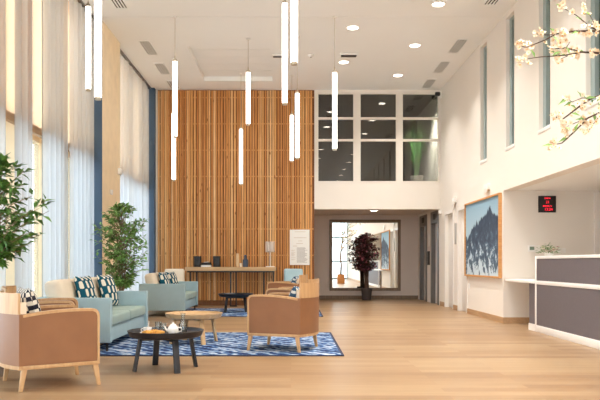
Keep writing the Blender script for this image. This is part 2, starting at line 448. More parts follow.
# right wall: lower part with doors, upper part with slot windows
DOORS = [(14.0, 14.7), (15.2, 15.95)]
LIFTS = [(16.75, 17.45), (18.2, 18.95)]
SLOTS = [(12.59, 13.01), (11.04, 11.46), (9.51, 9.94), (7.93, 8.36), (6.36, 6.79), (4.8, 5.22), (3.2, 3.62)]
SZ0, SZ1 = 2.88, 4.99
c = MB(); X0, X1 = XR, XR + 0.2
ys = [11.6, DOORS[0][0], DOORS[0][1], DOORS[1][0], DOORS[1][1], LIFTS[0][0], LIFTS[0][1], LIFTS[1][0], LIFTS[1][1], 19.6]
for i in range(0, len(ys), 2): c.bx(X0, X1, ys[i], ys[i + 1], 0, 2.1)
c.bx(X0, X1, 11.6, 19.6, 2.1, 2.3)
c.bx(X0, X1, YF, 5.0, 0, 2.3)
c.bx(X0, X1, YF, 19.6, ZS + 0.0001, SZ0) if False else c.bx(X0, X1, 5.0, 11.6, ZS, 2.3)
c.bx(X0, X1, YF, 19.6, 2.3, SZ0); c.bx(X0, X1, YF, 19.6, SZ1, ZC + 0.0)
sl = sorted(SLOTS); prev = YF
for a, b in sl:
    c.bx(X0, X1, prev, a, SZ0, SZ1); prev = b
c.bx(X0, X1, prev, 19.6, SZ0, SZ1)
wr = struct(c.build('wall_right', M['wall'], smooth=False))
# reception recess
c = MB()
c.bx(X1, 6.7, 11.6, 11.8, 0, ZS + 0.1)          # far wall facing the hall, with a door opening built in front
c.bx(6.5, 6.7, 5.0, 11.6, 0, ZS + 0.1); c.bx(X1, 6.7, 4.8, 5.0, 0, ZS + 0.1)
struct(c.build('wall_reception', M['wall'], smooth=False))
struct(MB().bx(X1, 6.7, 4.8, 11.8, ZS, ZS + 0.1).build('ceiling_reception', M['ceil'], smooth=False))
# rooms behind the slot windows (upper floor)
c = MB()
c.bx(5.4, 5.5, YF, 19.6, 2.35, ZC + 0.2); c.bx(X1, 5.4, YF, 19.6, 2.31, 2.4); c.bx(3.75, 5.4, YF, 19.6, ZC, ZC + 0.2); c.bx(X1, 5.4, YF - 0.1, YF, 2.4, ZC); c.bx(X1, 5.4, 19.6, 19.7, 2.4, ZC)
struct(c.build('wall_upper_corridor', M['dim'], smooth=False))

for i, (a, b) in enumerate(SLOTS):
    f = MB(); t = 0.05
    f.bx(X0 + 0.06, X1 - 0.03, a, a + t, SZ0, SZ1); f.bx(X0 + 0.06, X1 - 0.03, b - t * 2.2, b, SZ0, SZ1)
    f.bx(X0 + 0.064, X1 - 0.03, a + t, b - t * 2.2, SZ1 - t, SZ1); f.bx(X0 + 0.064, X1 - 0.03, a + t, b - t * 2.2, SZ0, SZ0 + t)
    fo = struct(f.build('window_%d' % (i + 1), M['frameb'], smooth=False))
    p = MB().bx(X0 + 0.11, X0 + 0.118, a + t, b - t * 2.2, SZ0 + t, SZ1 - t); p.build('pane', M['glassslot'], fo)
    s_ = MB().bx(X0 - 0.012, X0 + 0.06, a - 0.02, b + 0.02, SZ0 - 0.05, SZ0 + 0.001, 0.003); s_.build('sill', M['white'], fo)

# white doors in the right wall
def casing(m, a, b, z):
    a += 0.006; b -= 0.006; z -= 0.006
    m.bx(X0 - 0.012, X1, a - 0.07, a, 0, z); m.bx(X0 - 0.012, X1, b, b + 0.07, 0, z); m.bx(X0 - 0.012, X1, a - 0.07, b + 0.07, z, z + 0.07); return m
for i, (a, b) in enumerate(DOORS):
    d = struct(MB().bx(X0 + 0.07, X0 + 0.115, a, b, 0.005, 2.1, 0.003).build('door_%d' % (i + 1), M['doorwhite']))
    casing(MB(), a, b, 2.1).build('door_frame', M['doorwhite'], d, smooth=False)
    h = MB(); h.tube([(X0 + 0.07, a + 0.08, 1.04), (X0 + 0.02, a + 0.08, 1.04), (X0 + 0.02, a + 0.2, 1.04)], 0.009, 8); h.bx(X0 + 0.062, X0 + 0.071, a + 0.055, a + 0.105, 0.95, 1.13)
    h.build('door_handle', M['steel'], d)
# lift doors
for i, (a, b) in enumerate(LIFTS):
    f = MB()
    f.bx(X0 - 0.02, X1, a - 0.1, a + 0.006, 0, 1.98); f.bx(X0 - 0.02, X1, b - 0.006, b + 0.1, 0, 1.98); f.bx(X0 - 0.02, X1, a - 0.1, b + 0.1, 1.98, 2.26)
    d = struct(f.build('door_%d' % (i + 3), M['steeld'], smooth=False))
    mid = (a + b) / 2
    MB().bx(X0 + 0.05, X0 + 0.08, a, mid - 0.004, 0.005, 1.98).build('lift_panel', M['steel'], d)
    MB().bx(X0 + 0.08, X0 + 0.11, mid + 0.002, b, 0.005, 1.98).build('lift_panel', M['steel'], d)
    MB().bx(X0 - 0.028, X0 - 0.02, mid - 0.14, mid + 0.14, 2.06, 2.2).build('floor_indicator', M['charcoal'], d)
o = MB(); o.bx(X0 - 0.03, X0 + 0.0, 17.74, 17.94, 0.95, 1.3, 0.006)
tag(o.build('call_panel', M['charcoal']), 'black lift call panel between the two steel lift doors', 'panel')
o = MB(); o.bx(X0 - 0.012, X0 + 0.0, 17.72, 17.96, 1.42, 1.75, 0.002)
tag(o.build('notice', M['paper']), 'white paper notice above the black call panel by the lifts', 'notice')

# back wall: slatted timber, header with interior windows, lobby behind
XS1 = 0.55
c = MB(); c.bx(-3.5, XS1, YB + 0.02, YB + 0.2, 0, ZC)
wb = struct(c.build('wall_back', M['slatback'], smooth=False))
s = MB(); x = -3.14
while x < XS1 - 0.05:
    wdt = rnd.choice([0.034, 0.038, 0.044, 0.05]); dp = rnd.choice([0.035, 0.05, 0.06])
    s.bx(x, x + wdt, YB + 0.02 - dp, YB + 0.02, 0.12, ZC - 0.02); x += wdt + rnd.choice([0.008, 0.012, 0.018, 0.024])
s.build('timber_slats', M['slat'], wb, smooth=False)
s = MB()
for k in range(8): s.bx(-3.14, XS1 - 0.01, YB + 0.005, YB + 0.02, 0.55 + k * 0.62, 0.575 + k * 0.62)
s.build('rail', M['rail'], wb, smooth=False)
MB().bx(-3.14, XS1, YB - 0.02, YB + 0.02, 0, 0.115).build('plinth', M['slatback'], wb, smooth=False)
struct(MB().bx(-3.2, -3.145, YB - 0.05, YB + 0.02, 0, ZC).build('trim_1', M['wall'], smooth=False))
W3 = [(0.615, 1.50), (1.61, 2.505), (2.605, 3.495)]; WZ0, WZ1 = 2.9, 5.01; TR = (3.896, 4.41)
c = MB(); y0, y1 = YB, YB + 0.16
c.bx(XS1, XR, y0, y1, 2.27, WZ0); c.bx(XS1, XR, y0, y1, WZ1, ZC)
xs = [XS1] + [v for w_ in W3 for v in w_] + [XR]
for i in range(0, len(xs), 2): c.bx(xs[i], xs[i + 1], y0, y1, WZ0, WZ1)
struct(c.build('wall_back_upper', M['wall'], smooth=False))
for i, (a, b) in enumerate(W3):
    f = MB(); t = 0.03
    f.bx(a, a + t, y0 - 0.012, y0 + 0.1, WZ0, WZ1); f.bx(b - t, b, y0 - 0.012, y0 + 0.1, WZ0, WZ1); f.bx(a + t, b - t, y0 - 0.008, y0 + 0.1, WZ0, WZ0 + t); f.bx(a + t, b - t, y0 - 0.008, y0 + 0.1, WZ1 - t, WZ1)
    for z in TR: f.bx(a + t, b - t, y0 - 0.004, y0 + 0.08, z - 0.026, z + 0.026)
    fo = struct(f.build('window_%d' % (i + 8), M['framew'], smooth=False))
    zz = [WZ0 + t, TR[0] - 0.03, TR[0] + 0.03, TR[1] - 0.03, TR[1] + 0.03, WZ1 - t]
    for k in range(0, 6, 2): MB().bx(a + t, b - t, y0 + 0.035, y0 + 0.043, zz[k], zz[k + 1]).build('pane', M['glassd'], fo)
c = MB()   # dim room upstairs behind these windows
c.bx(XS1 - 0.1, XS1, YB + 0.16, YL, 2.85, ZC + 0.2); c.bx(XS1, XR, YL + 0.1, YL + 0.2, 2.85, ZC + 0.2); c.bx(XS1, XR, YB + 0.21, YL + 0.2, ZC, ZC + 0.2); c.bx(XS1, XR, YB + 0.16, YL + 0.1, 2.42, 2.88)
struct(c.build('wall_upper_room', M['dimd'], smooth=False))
# lobby
c = MB(); c.bx(XS1 - 0.1, XR, YL, YL + 0.2, 0, 2.42); c.bx(XS1 - 0.1, XS1, YB + 0.2, YL, 0, 2.42)
struct(c.build('wall_lobby', M['lobby'], smooth=False))
struct(MB().bx(XS1, XR, YB + 0.16, YL, 2.33, 2.42).build('ceiling_lobby', M['lobby'], smooth=False))
# baseboards
b = MB()
for a, e in ((11.6, DOORS[0][0] - 0.06), (DOORS[0][1] + 0.06, DOORS[1][0] - 0.06), (DOORS[1][1] + 0.06, 16.5)): b.bx(X0 - 0.014, X0, a, e, 0, 0.1)
b.bx(X0 - 0.014, X0, YF, 5.0, 0, 0.1)
struct(b.build('baseboard_right', M['base'], smooth=False))
struct(MB().bx(X0 - 0.014, 6.5, 11.586, 11.6, 0, 0.1).build('baseboard_reception', M['base'], smooth=False))
struct(MB().bx(XS1, XR, YL - 0.014, YL, 0, 0.1).build('baseboard_lobby', M['mframe'], smooth=False))

# left side: pier, far blue return, glazed facade
c = MB(); c.bx(-4.0, -3.17, 11.76, 12.98, 0, ZC); wl = struct(c.build('wall_left', M['pier'], smooth=False))
MB().bx(-4.0, -3.172, 11.745, 11.76, 0, ZC).build('blue_face', M['bluewall'], wl, smooth=False)
struct(MB().bx(-4.0, -3.18, 16.3, 16.6, 0, ZC).build('wall_left_return', M['bluewall'], smooth=False))
struct(MB().bx(-3.30, -3.25, YF, 11.7, ZC - 0.035, ZC - 0.0).build('trim_2', M['steeld'], smooth=False))
struct(MB().bx(-3.30, -3.25, 13.0, 16.28, ZC - 0.035, ZC - 0.0).build('trim_3', M['steeld'], smooth=False))
def glazing(num, y0, y1, step):
    f = MB(); xg = -3.72; k = max(1, round((y1 - y0) / step))
    cut = [y0 + (y1 - y0) * i / k for i in range(k + 1)]
    for y in cut: f.bx(xg - 0.066, xg + 0.066, max(y0, y - 0.03), min(y1, y + 0.03), 0, ZC)
    for z in (0.04, 2.79, ZC - 0.04): f.bx(xg - 0.06, xg + 0.06, y0, y1, z - 0.045, z + 0.045)
    fo = struct(f.build('window_%d' % num, M['steeld'] if False else M['pier'], smooth=False))
    for i in range(k):
        for z0, z1 in ((0.085, 2.745), (2.835, ZC - 0.085)):
            MB().bx(xg - 0.004, xg + 0.004, cut[i] + 0.03, cut[i + 1] - 0.03, z0, z1).build('pane', M['glass'], fo)
    return fo
glazing(11, YF, 11.74, 1.4); glazing(12, 13.0, 16.3, 1.45)
for k, (a, e) in enumerate(((YF, 11.74), (13.0, 16.3))):
    struct(MB().bx(-3.47, -3.40, a, e, 2.73, 2.83).build('trim_%d' % (9 + k), M['base'], smooth=False))  # second transom bar, added behind the curtain to shadow a line on it
    struct(MB().bx(-3.445, -3.44, a, e, 2.83, 5.05).build('trim_%d' % (4 + k), M['screen'], smooth=False))  # screen added close behind the curtain to tan and shade its upper half
for k, (a, e) in enumerate(((8.1, 8.44), (8.86, 9.32), (10.2, 10.5))):
    struct(MB().bx(-3.66, -3.5, a, e, 0, ZC).build('trim_%d' % (6 + k), M['pier'], smooth=False))
# curtains
def curtain(a, e, label, seed):
    r = random.Random(seed); m = MB(); n = int((e - a) / 0.016); ph = r.random() * 6; wl_ = r.uniform(0.19, 0.24)
    v0 = []; v1 = []; t = ph
    for i in range(n + 1):
        y = a + (e - a) * i / n
        t += 2 * PI * (0.016 / wl_) * (0.45 + 0.75 * abs(math.sin(y * 2.1 + seed)))
        x_ = -3.30 + 0.055 * math.sin(t) * (0.6 + 0.4 * math.sin(y * 3.7 + seed))
        v0.append(m.bm.verts.new((x_, y, 0.015))); v1.append(m.bm.verts.new((x_ - 0.004, y, ZC - 0.04)))
    for i in range(n): m.bm.faces.new((v0[i], v0[i + 1], v1[i + 1], v1[i]))
    return tag(m.build('sheer_curtain', M['curtain'], ang=80, recalc=False), label, 'curtain', 'sheer curtains along the glazed wall')
curtain(6.5, 8.16, 'white sheer curtain at the left edge, behind the large leafy tree', 1)
curtain(8.38, 8.93, 'narrow sheer curtain between the two bright cream strips', 2)
curtain(9.25, 10.35, 'sheer curtain just right of the second bright cream strip', 3)
curtain(10.4, 11.7, 'sheer curtain beside the blue edge of the cream pier', 4)
curtain(13.0, 14.35, 'sheer curtain touching the far side of the cream pier', 5)
curtain(14.4, 15.35, 'middle sheer curtain beyond the cream pier', 6)
curtain(15.4, 16.26, 'last sheer curtain beside the timber slat wall', 7)
# front glazing behind the viewpoint
f = MB()
cut = [-3.72 + i * (3.52 + 3.72) / 5 for i in range(6)]
for xx in cut: f.bx(xx - 0.04, xx + 0.04, YF - 0.056, YF + 0.056, 0, ZC)
for z in (0.04, 1.1, 2.6, ZC - 0.04): f.bx(cut[0], cut[-1], YF - 0.05, YF + 0.05, z - 0.05, z + 0.05)
fo = struct(f.build('window_13', M['frameb'], smooth=False))
for i in range(5): MB().bx(cut[i] + 0.04, cut[i + 1] - 0.04, YF - 0.004, YF + 0.004, 0.09, ZC - 0.09).build('pane', M['glass'], fo)
# ground outside
struct(MB().bx(-30, 16, -30, 30, -0.32, -0.21).build('ground', M['tarmac'], smooth=False))

# ------------------------------------------------------------------ ceiling fittings
def downlight(x, y, label, z=ZC, power=24):
    t = empty('downlight', label, 'downlight', (x, y, z), group='recessed round downlights')
    MB().lathe([(0.095, 0), (0.118, 0), (0.118, -0.008), (0.095, -0.012)], seg=28, close=False).build('trim_ring', M['white'], t)
    MB().cyl((0, 0, -0.008), 0.096, 0.007, 28).build('diffuser', M['down'], t)
    ld = bpy.data.lights.new('downlight_lamp', 'AREA'); ld.shape = 'DISK'; ld.size = 0.18; ld.energy = power; ld.spread = R(110); ld.color = (1.0, 0.95, 0.89)
    lo = bpy.data.objects.new('downlight_lamp', ld); col.objects.link(lo); lo.parent = t; lo.location = (0, 0, -0.02)
    return t
ORD = ['first', 'second', 'third', 'fourth', 'fifth', 'sixth', 'seventh', 'eighth', 'ninth', 'tenth']
for k in range(9): downlight(2.32, 15.2 - 2.09 * k, '%s round ceiling downlight from the interior windows, row near the right wall' % ORD[k])
for k in range(9): downlight(1.07, 14.2 - 2.08 * k, '%s round ceiling downlight from the interior windows, row nearer the room middle' % ORD[k])
downlight(4.9, 9.6, 'round downlight in the low soffit above the reception desk, farther one', ZS, 9)
downlight(4.9, 7.2, 'round downlight in the low soffit above the reception desk, nearer one', ZS, 9)
downlight(2.1, 17.7, 'small round downlight in the low lobby ceiling before the mirror', 2.33, 5)
def vent(x, y0, y1, label):
    t = empty('ceiling_vent', label, 'vent', (x, (y0 + y1) / 2, ZC), group='slotted ceiling vents')
    h = (y1 - y0) / 2
    f = MB(); f.bx(-0.1, -0.085, -h, h, -0.012, 0); f.bx(0.085, 0.1, -h, h, -0.012, 0); f.bx(-0.085, 0.085, -h, -h + 0.015, -0.012, 0); f.bx(-0.085, 0.085, h - 0.015, h, -0.012, 0)
    f.build('frame', M['ceil'], t, smooth=False)
    MB().bx(-0.085, 0.085, -h + 0.015, h - 0.015, -0.003, 0).build('backing', M['vent'], t, smooth=False)
    s_ = MB()
    for k in range(3):
        xx = -0.05 + k * 0.05; s_.bx(xx - 0.012, xx + 0.012, -h + 0.015, h - 0.015, -0.011, -0.003)
    s_.build('slats', M['ceil'], t, smooth=False)
vent(3.13, 12.75, 13.58, 'slotted ceiling vent in the right row, third from the back wall')
vent(3.13, 14.14, 15.0, 'slotted ceiling vent in the right row, second from the back wall')
vent(3.13, 15.5, 16.3, 'slotted ceiling vent in the right row, nearest the interior windows')
vent(3.13, 10.25, 11.05, 'slotted ceiling vent at the top edge in the right row')
vent(-2.7, 12.84, 13.7, 'slotted ceiling vent in the left row, beside the cream pier')
vent(-2.7, 14.26, 15.1, 'slotted ceiling vent in the left row, second from the slat wall')
vent(-2.7, 15.65, 16.35, 'slotted ceiling vent in the left row, touching the slat wall')
vent(-2.7, 10.35, 11.2, 'slotted ceiling vent at the top edge in the left row')
def grille(x, y, w_, d_, label):
    t = empty('ceiling_grille', label, 'vent', (x, y, ZC))
    MB().bx(-w_ / 2, w_ / 2, -d_ / 2, d_ / 2, -0.03, 0, 0.004).build('housing', M['white'], t)
    MB().bx(-w_ / 2 + 0.02, w_ / 2 - 0.02, -d_ / 2 + 0.03, d_ / 2 - 0.03, -0.033, -0.029).build('slot', M['vent'], t)
grille(1.13, 13.7, 0.34, 0.2, 'small white ceiling box above the second downlight row')
grille(-0.24, 13.75, 0.26, 0.16, 'small flat ceiling box beside the recessed planked panel')
t = empty('smoke_detector', 'small round white smoke detector on the ceiling right of the pendant tubes', 'detector', (0.39, 13.7, ZC))
MB().lathe([(0.06, 0), (0.06, -0.025), (0.035, -0.05), (0, -0.05)], seg=20).build('body', M['white'], t)
MB().cyl((0, 0, -0.056), 0.012, 0.007, 10).build('sensor_tip', M['vent'], t)

def pendant(px, ytop, ybot, D, dia, label):
    zt = 1 + (263 - ytop) / 700 * D; zb = 1 + (263 - ybot) / 700 * D; x = (px - 291) / 700 * D
    zceil = ZC + (0.1 if HX0 < x < HX1 and HY0 < D < HY1 else 0)
    t = empty('pendant_tube', label, 'pendant light', (x, D, zceil), group='vertical tube pendant lights')
    zt -= zceil; zb -= zceil; r = dia / 2
    MB().lathe([(r, zb + 0.03), (r, zt - 0.03)], seg=20).build('tube', M['tube'], t)
    MB().lathe([(r * 0.55, zb), (r * 0.9, zb), (r * 0.9, zb + 0.03), (r * 0.5, zb + 0.03)], seg=20).build('end_cap', M['brass'], t)
    MB().lathe([(r * 0.9, zt - 0.03), (r * 0.9, zt + 0.005), (r * 0.3, zt + 0.02), (r * 0.2, zt + 0.07)], seg=20).build('top_cap', M['brass'], t)
    MB().cyl((0, 0, zt + 0.06), 0.004, -zt - 0.06, 8).build('cord', M['brass'], t)
    MB().cyl((0, 0, -0.02), 0.04, 0.02, 18).build('ceiling_rose', M['white'], t)
pendant(98, -25, 100, 7.5, 0.076, 'thick vertical tube light at left, in front of the cream pier edge')
pendant(88.3, 5, 91, 10.5, 0.076, 'vertical tube light at left, just left of the thickest tube over the curtain')
pendant(175, 60, 138, 11.6, 0.076, 'vertical tube light over the left of the slat wall, upper of the overlapping pair')
pendant(173.8, 112, 181, 14.0, 0.076, 'vertical tube light over the left of the slat wall, lower of the overlapping pair')
pendant(248.2, 71, 125.5, 12.75, 0.076, 'vertical tube light hanging right of the recessed ceiling panel, ending mid slat wall')
pendant(241, 128, 185, 15.4, 0.076, 'small low tube light close to the middle of the slat wall')
pendant(284.8, 1.5, 105, 10.2, 0.078, 'long vertical tube light in the centre, left of the thick one')
pendant(294.2, -60, 65, 7.5, 0.076, 'thick vertical tube light cut by the top edge at centre')
pendant(297.3, 92, 159, 12.6, 0.076, 'vertical tube light below the thick central tube, right of the smaller one')
pendant(291.8, 114, 162, 15.2, 0.076, 'smallest tube light at centre, close against the slat wall')
pendant(334.7, 71, 150.5, 11.6, 0.076, 'vertical tube light in front of the first interior window')

# ------------------------------------------------------------------ wall fittings right
t = empty('wall_painting', 'large wood-framed picture of a snowy blue mountain on the right wall', 'picture', (XR, 12.84, 1.46))
yy = 1.16; zz = 0.715
MB().bx(-0.03, -0.012, -yy + 0.03, yy - 0.03, -zz + 0.03, zz - 0.03).build('canvas', M['canvas'], t, smooth=False)
f = MB(); f.bx(-0.055, 0, -yy, -yy + 0.03, -zz, zz); f.bx(-0.055, 0, yy - 0.03, yy, -zz, zz); f.bx(-0.055, 0, -yy + 0.03, yy - 0.03, zz - 0.03, zz); f.bx(-0.055, 0, -yy + 0.03, yy - 0.03, -zz, -zz + 0.03)
f.build('frame', M['rail'], t, smooth=False)
def emerg(y, z, label):
    t = empty('emergency_light', label, 'emergency light', (XR + 0.006, y, z))
    MB().bx(-0.05, 0, -0.13, 0.13, -0.05, 0.06, 0.012).build('housing', M['white'], t)
    MB().bx(-0.058, -0.049, -0.11, 0.11, -0.1, -0.02, 0.004).build('lens', M['framew'], t)
emerg(12.5, 2.35, 'small white emergency light on the right wall above the mountain picture')
emerg(15.0, 2.34, 'small white emergency light above the white doors')
o = MB().bx(XR - 0.012, XR, 14.88, 15.02, 1.4, 1.85, 0.004); tag(o.build('door_sign', M['ink']), 'grey upright sign plate between the two white doors', 'sign')
o = MB().bx(XR - 0.012, XR, 13.82, 13.92, 1.6, 1.86, 0.004); tag(o.build('door_sign', M['vent']), 'dark small sign plate between the near white door and the mountain picture', 'sign')
o = MB().bx(XR - 0.01, XR, 13.78, 13.86, 0.48, 0.6, 0.004); tag(o.build('wall_socket', M['white']), 'small white wall socket below the mountain picture edge', 'socket')
t = empty('security_camera', 'small black and white security camera at the top right of the interior windows', 'camera', (XR + 0.006, 16.38, 4.95))
MB().bx(-0.05, 0, -0.05, 0.05, -0.09, 0.06, 0.01).build('bracket', M['white'], t)
MB().xf(Matrix.Identity(4)).box((-0.1, -0.02, 0.0), (0.12, 0.09, 0.09), None, 0.02).build('camera_head', M['charcoal'], t)
t = empty('motion_sensor', 'small white sensor at the right end of the lobby header', 'sensor', (XR + 0.006, 16.42, 2.2))
MB().bx(-0.07, 0, -0.04, 0.04, -0.05, 0.05, 0.014).build('body', M['white'], t)
o = MB().bx(-3.176, -3.11, 12.8, 12.92, 2.62, 2.74, 0.015); tag(o.build('motion_sensor', M['white']), 'small white sensor on the cream pier at left', 'sensor')
o = MB().bx(-3.17, -3.14, 12.25, 12.36, 2.2, 2.29, 0.01); tag(o.build('wall_button', M['white']), 'small white wall button low on the cream pier', 'button')

# digital clock with red figures on the reception far wall
t = empty('digital_clock', 'black square digital clock with red figures on the reception wall', 'clock', ((546.5 - 291) / 60.3, 11.6, 1 + (263 - 204.3) / 60.3))
MB().bx(-0.142, 0.142, -0.04, 0, -0.137, 0.137, 0.006).build('case', M['charcoal'], t)
def text_mesh(txt, size, name, mat, parent, loc, rot=(R(90), 0, 0), sx=1.0):
    cu = bpy.data.curves.new(name, 'FONT'); cu.body = txt; cu.size = size; cu.align_x = 'CENTER'; cu.align_y = 'CENTER'; cu.extrude = 0.001
    ob = bpy.data.objects.new(name + '_src', cu); col.objects.link(ob)
    dg = bpy.context.evaluated_depsgraph_get(); me = bpy.data.meshes.new_from_object(ob.evaluated_get(dg))
    bpy.data.objects.remove(ob, do_unlink=True); bpy.data.curves.remove(cu)
    me.materials.clear(); me.materials.append(mat); me.name = name
    o = bpy.data.objects.new(name, me); col.objects.link(o); o.parent = parent; o.location = loc; o.rotation_euler = rot; o.scale = (sx, 1, 1)
    return o
text_mesh('21', 0.06, 'day_number', M['led'], t, (0.0, -0.042, 0.03))
text_mesh('13:24', 0.062, 'time_digits', M['led'], t, (0.015, -0.042, -0.088), sx=1.0)
def dots(w_, z, n_, nm):
    m = MB(); r = random.Random(n_)
    for k in range(n_):
        x0 = -w_ / 2 + w_ * k / n_
        m.bx(x0, x0 + 0.004, -0.043, -0.041, z - 0.011, z + 0.011)
        m.bx(x0, x0 + w_ / n_ * 0.7, -0.043, -0.041, z + (0.007 if r.random() > 0.4 else -0.011), z + (0.011 if r.random() > 0.4 else -0.006))
        if r.random() > 0.4: m.bx(x0 + w_ / n_ * 0.55, x0 + w_ / n_ * 0.7, -0.043, -0.041, z - 0.011, z + 0.011)
    m.build(nm, M['led'], t, smooth=False)
dots(0.1, 0.095, 5, 'dot_row'); dots(0.15, -0.033, 8, 'dot_row')
t = empty('thermostat', 'white wall thermostat with a grey-green display above the reception flowers', 'thermostat', ((533.5 - 291) / 60.3, 11.6, 1 + 14.5 / 60.3))
ca_ = MB().bx(-0.1, 0.1, -0.025, 0, -0.055, 0.055, 0.006).build('case', M['white'], t)
MB().bx(-0.075, 0.0, -0.028, -0.024, -0.025, 0.03).build('display', M['lcd'], ca_)
for px in (559.0, 563.5):
    o = MB().bx(-0.034, 0.034, -0.01, 0, -0.04, 0.04, 0.004)
    tag(o.build('light_switch', M['white'], loc=((px - 291) / 60.3, 11.6, 1 + 12.5 / 60.3)), 'white light switch on the reception wall, %s of the pair' % ('left' if px < 560 else 'right'), 'switch')
# brown door in the reception far wall
d = struct(MB().bx(5.12, 5.95, 11.57, 11.6, 0.005, 2.08).build('door_5', M['mframe'], smooth=False))
f = MB(); f.bx(5.02, 5.12, 11.55, 11.6, 0, 2.08); f.bx(5.95, 6.05, 11.55, 11.6, 0, 2.08); f.bx(5.02, 6.05, 11.55, 11.6, 2.08, 2.16); f.build('door_frame', M['doorwhite'], d, smooth=False)

# ------------------------------------------------------------------ reception furniture
t = empty('reception_counter', 'tall white reception counter with grey front panels at the right edge', 'counter', (3.56, 10.22, 0))
Lc = 5.0
MB().bx(0, 0.42, -0.05, 0, 0, 1.1, 0.003).build('end_panel', M['white'], t)
MB().bx(0, 0.42, -Lc, -0.05, 1.06, 1.1, 0.003).build('counter_top', M['white'], t)
MB().bx(0.008, 0.03, -Lc, -0.05, 0.745, 1.06).build('upper_front_panel', M['grey'], t, smooth=False)
MB().bx(0.0, 0.3, -Lc, -0.05, 0.69, 0.745, 0.003).build('mid_shelf', M['white'], t)
MB().bx(0.008, 0.03, -Lc, -0.05, 0.1, 0.69).build('lower_front_panel', M['grey'], t, smooth=False)
MB().bx(0.0, 0.03, -Lc, -0.05, 0, 0.1, 0.002).build('plinth', M['white'], t)
t = empty('reception_desk', 'low white desk worktop between the wall and the tall reception counter', 'desk', (3.56, 10.24, 0))
MB().bx(-0.02, 0.7, 0.0, 1.34, 0.70, 0.74, 0.003).build('worktop', M['white'], t)
MB().bx(0.02, 0.04, 0.0, 0.28, 0.1, 0.70).build('front_panel', M['grey'], t, smooth=False)
MB().bx(0.01, 0.04, 0.0, 0.28, 0.0, 0.1).build('plinth', M['white'], t)
MB().bx(0.6, 0.64, 0.9, 1.3, 0.0, 0.70).build('leg', M['white'], t)

# ------------------------------------------------------------------ mirror in the lobby
t = empty('wall_mirror', 'large square mirror in a brown wood frame on the lobby wall', 'mirror', (2.05, YL, 1.215))
h = 0.905
MB().bx(-h, h, -0.02, -0.008, -h, h).build('mirror_glass', M['mirror'], t, smooth=False)
f = MB(); w_ = 0.985
f.bx(-w_, -h, -0.045, 0, -w_, w_); f.bx(h, w_, -0.045, 0, -w_, w_); f.bx(-h, h, -0.045, 0, h, w_); f.bx(-h, h, -0.045, 0, -w_, -h)
f.build('frame', M['mframe'], t, smooth=False)

# ------------------------------------------------------------------ rugs
def rug(x0, x1, y0, y1, label):
    t = empty('rug', label, 'rug', ((x0 + x1) / 2, (y0 + y1) / 2, 0), group='blue patterned rugs')
    a = (x1 - x0) / 2; b = (y1 - y0) / 2
    MB().bx(-a + 0.03, a - 0.03, -b + 0.03, b - 0.03, 0.0, 0.012).build('pile', M['rug'], t, smooth=False)
    f = MB(); f.bx(-a, a, -b, -b + 0.03, 0, 0.011); f.bx(-a, a, b - 0.03, b, 0, 0.0111); f.bx(-a, -a + 0.03, -b + 0.03, b - 0.03, 0, 0.011); f.bx(a - 0.03, a, -b + 0.03, b - 0.03, 0, 0.011)
    f.build('binding', M['rugedge'], t, smooth=False)
rug(-2.3, 0.57, 7.5, 10.0, 'blue and white patterned rug under the near coffee tables')
rug(-2.3, 0.6, 13.0, 15.3, 'blue and white patterned rug under the far seating by the slat wall')
ZR = 0.012

# ------------------------------------------------------------------ tan armchairs (local: facing +X)
def side_profile():
    pts = [(0.345, 0.2), (0.345, 0.57)]
    for k in range(1, 7):
        a = k / 6 * PI / 2; pts.append((0.285 + 0.06 * math.cos(a), 0.57 + 0.06 * math.sin(a)))
    for k in range(1, 9):
        u = k / 8; pts.append((0.285 - 0.595 * u, 0.63 + 0.012 * math.sin(u * PI * 0.6) - 0.045 * u * u))
    return pts
def off(pts, d):
    out = []
    for i, p in enumerate(pts):
        a = Vector(pts[max(i - 1, 0)]); b = Vector(pts[min(i + 1, len(pts) - 1)]); t_ = (b - a).normalized()
        out.append((p[0] - t_.y * d, p[1] + t_.x * d))
    return out
def back_arc(rr, half=0.335, bulge=0.085, n=14):
    return [(-0.31 + 0.0 - bulge * (1 - (v := (-1 + 2 * i / n)) ** 2) + rr * 1.0, v * (half - abs(rr) * 0.15)) for i in range(n + 1)]
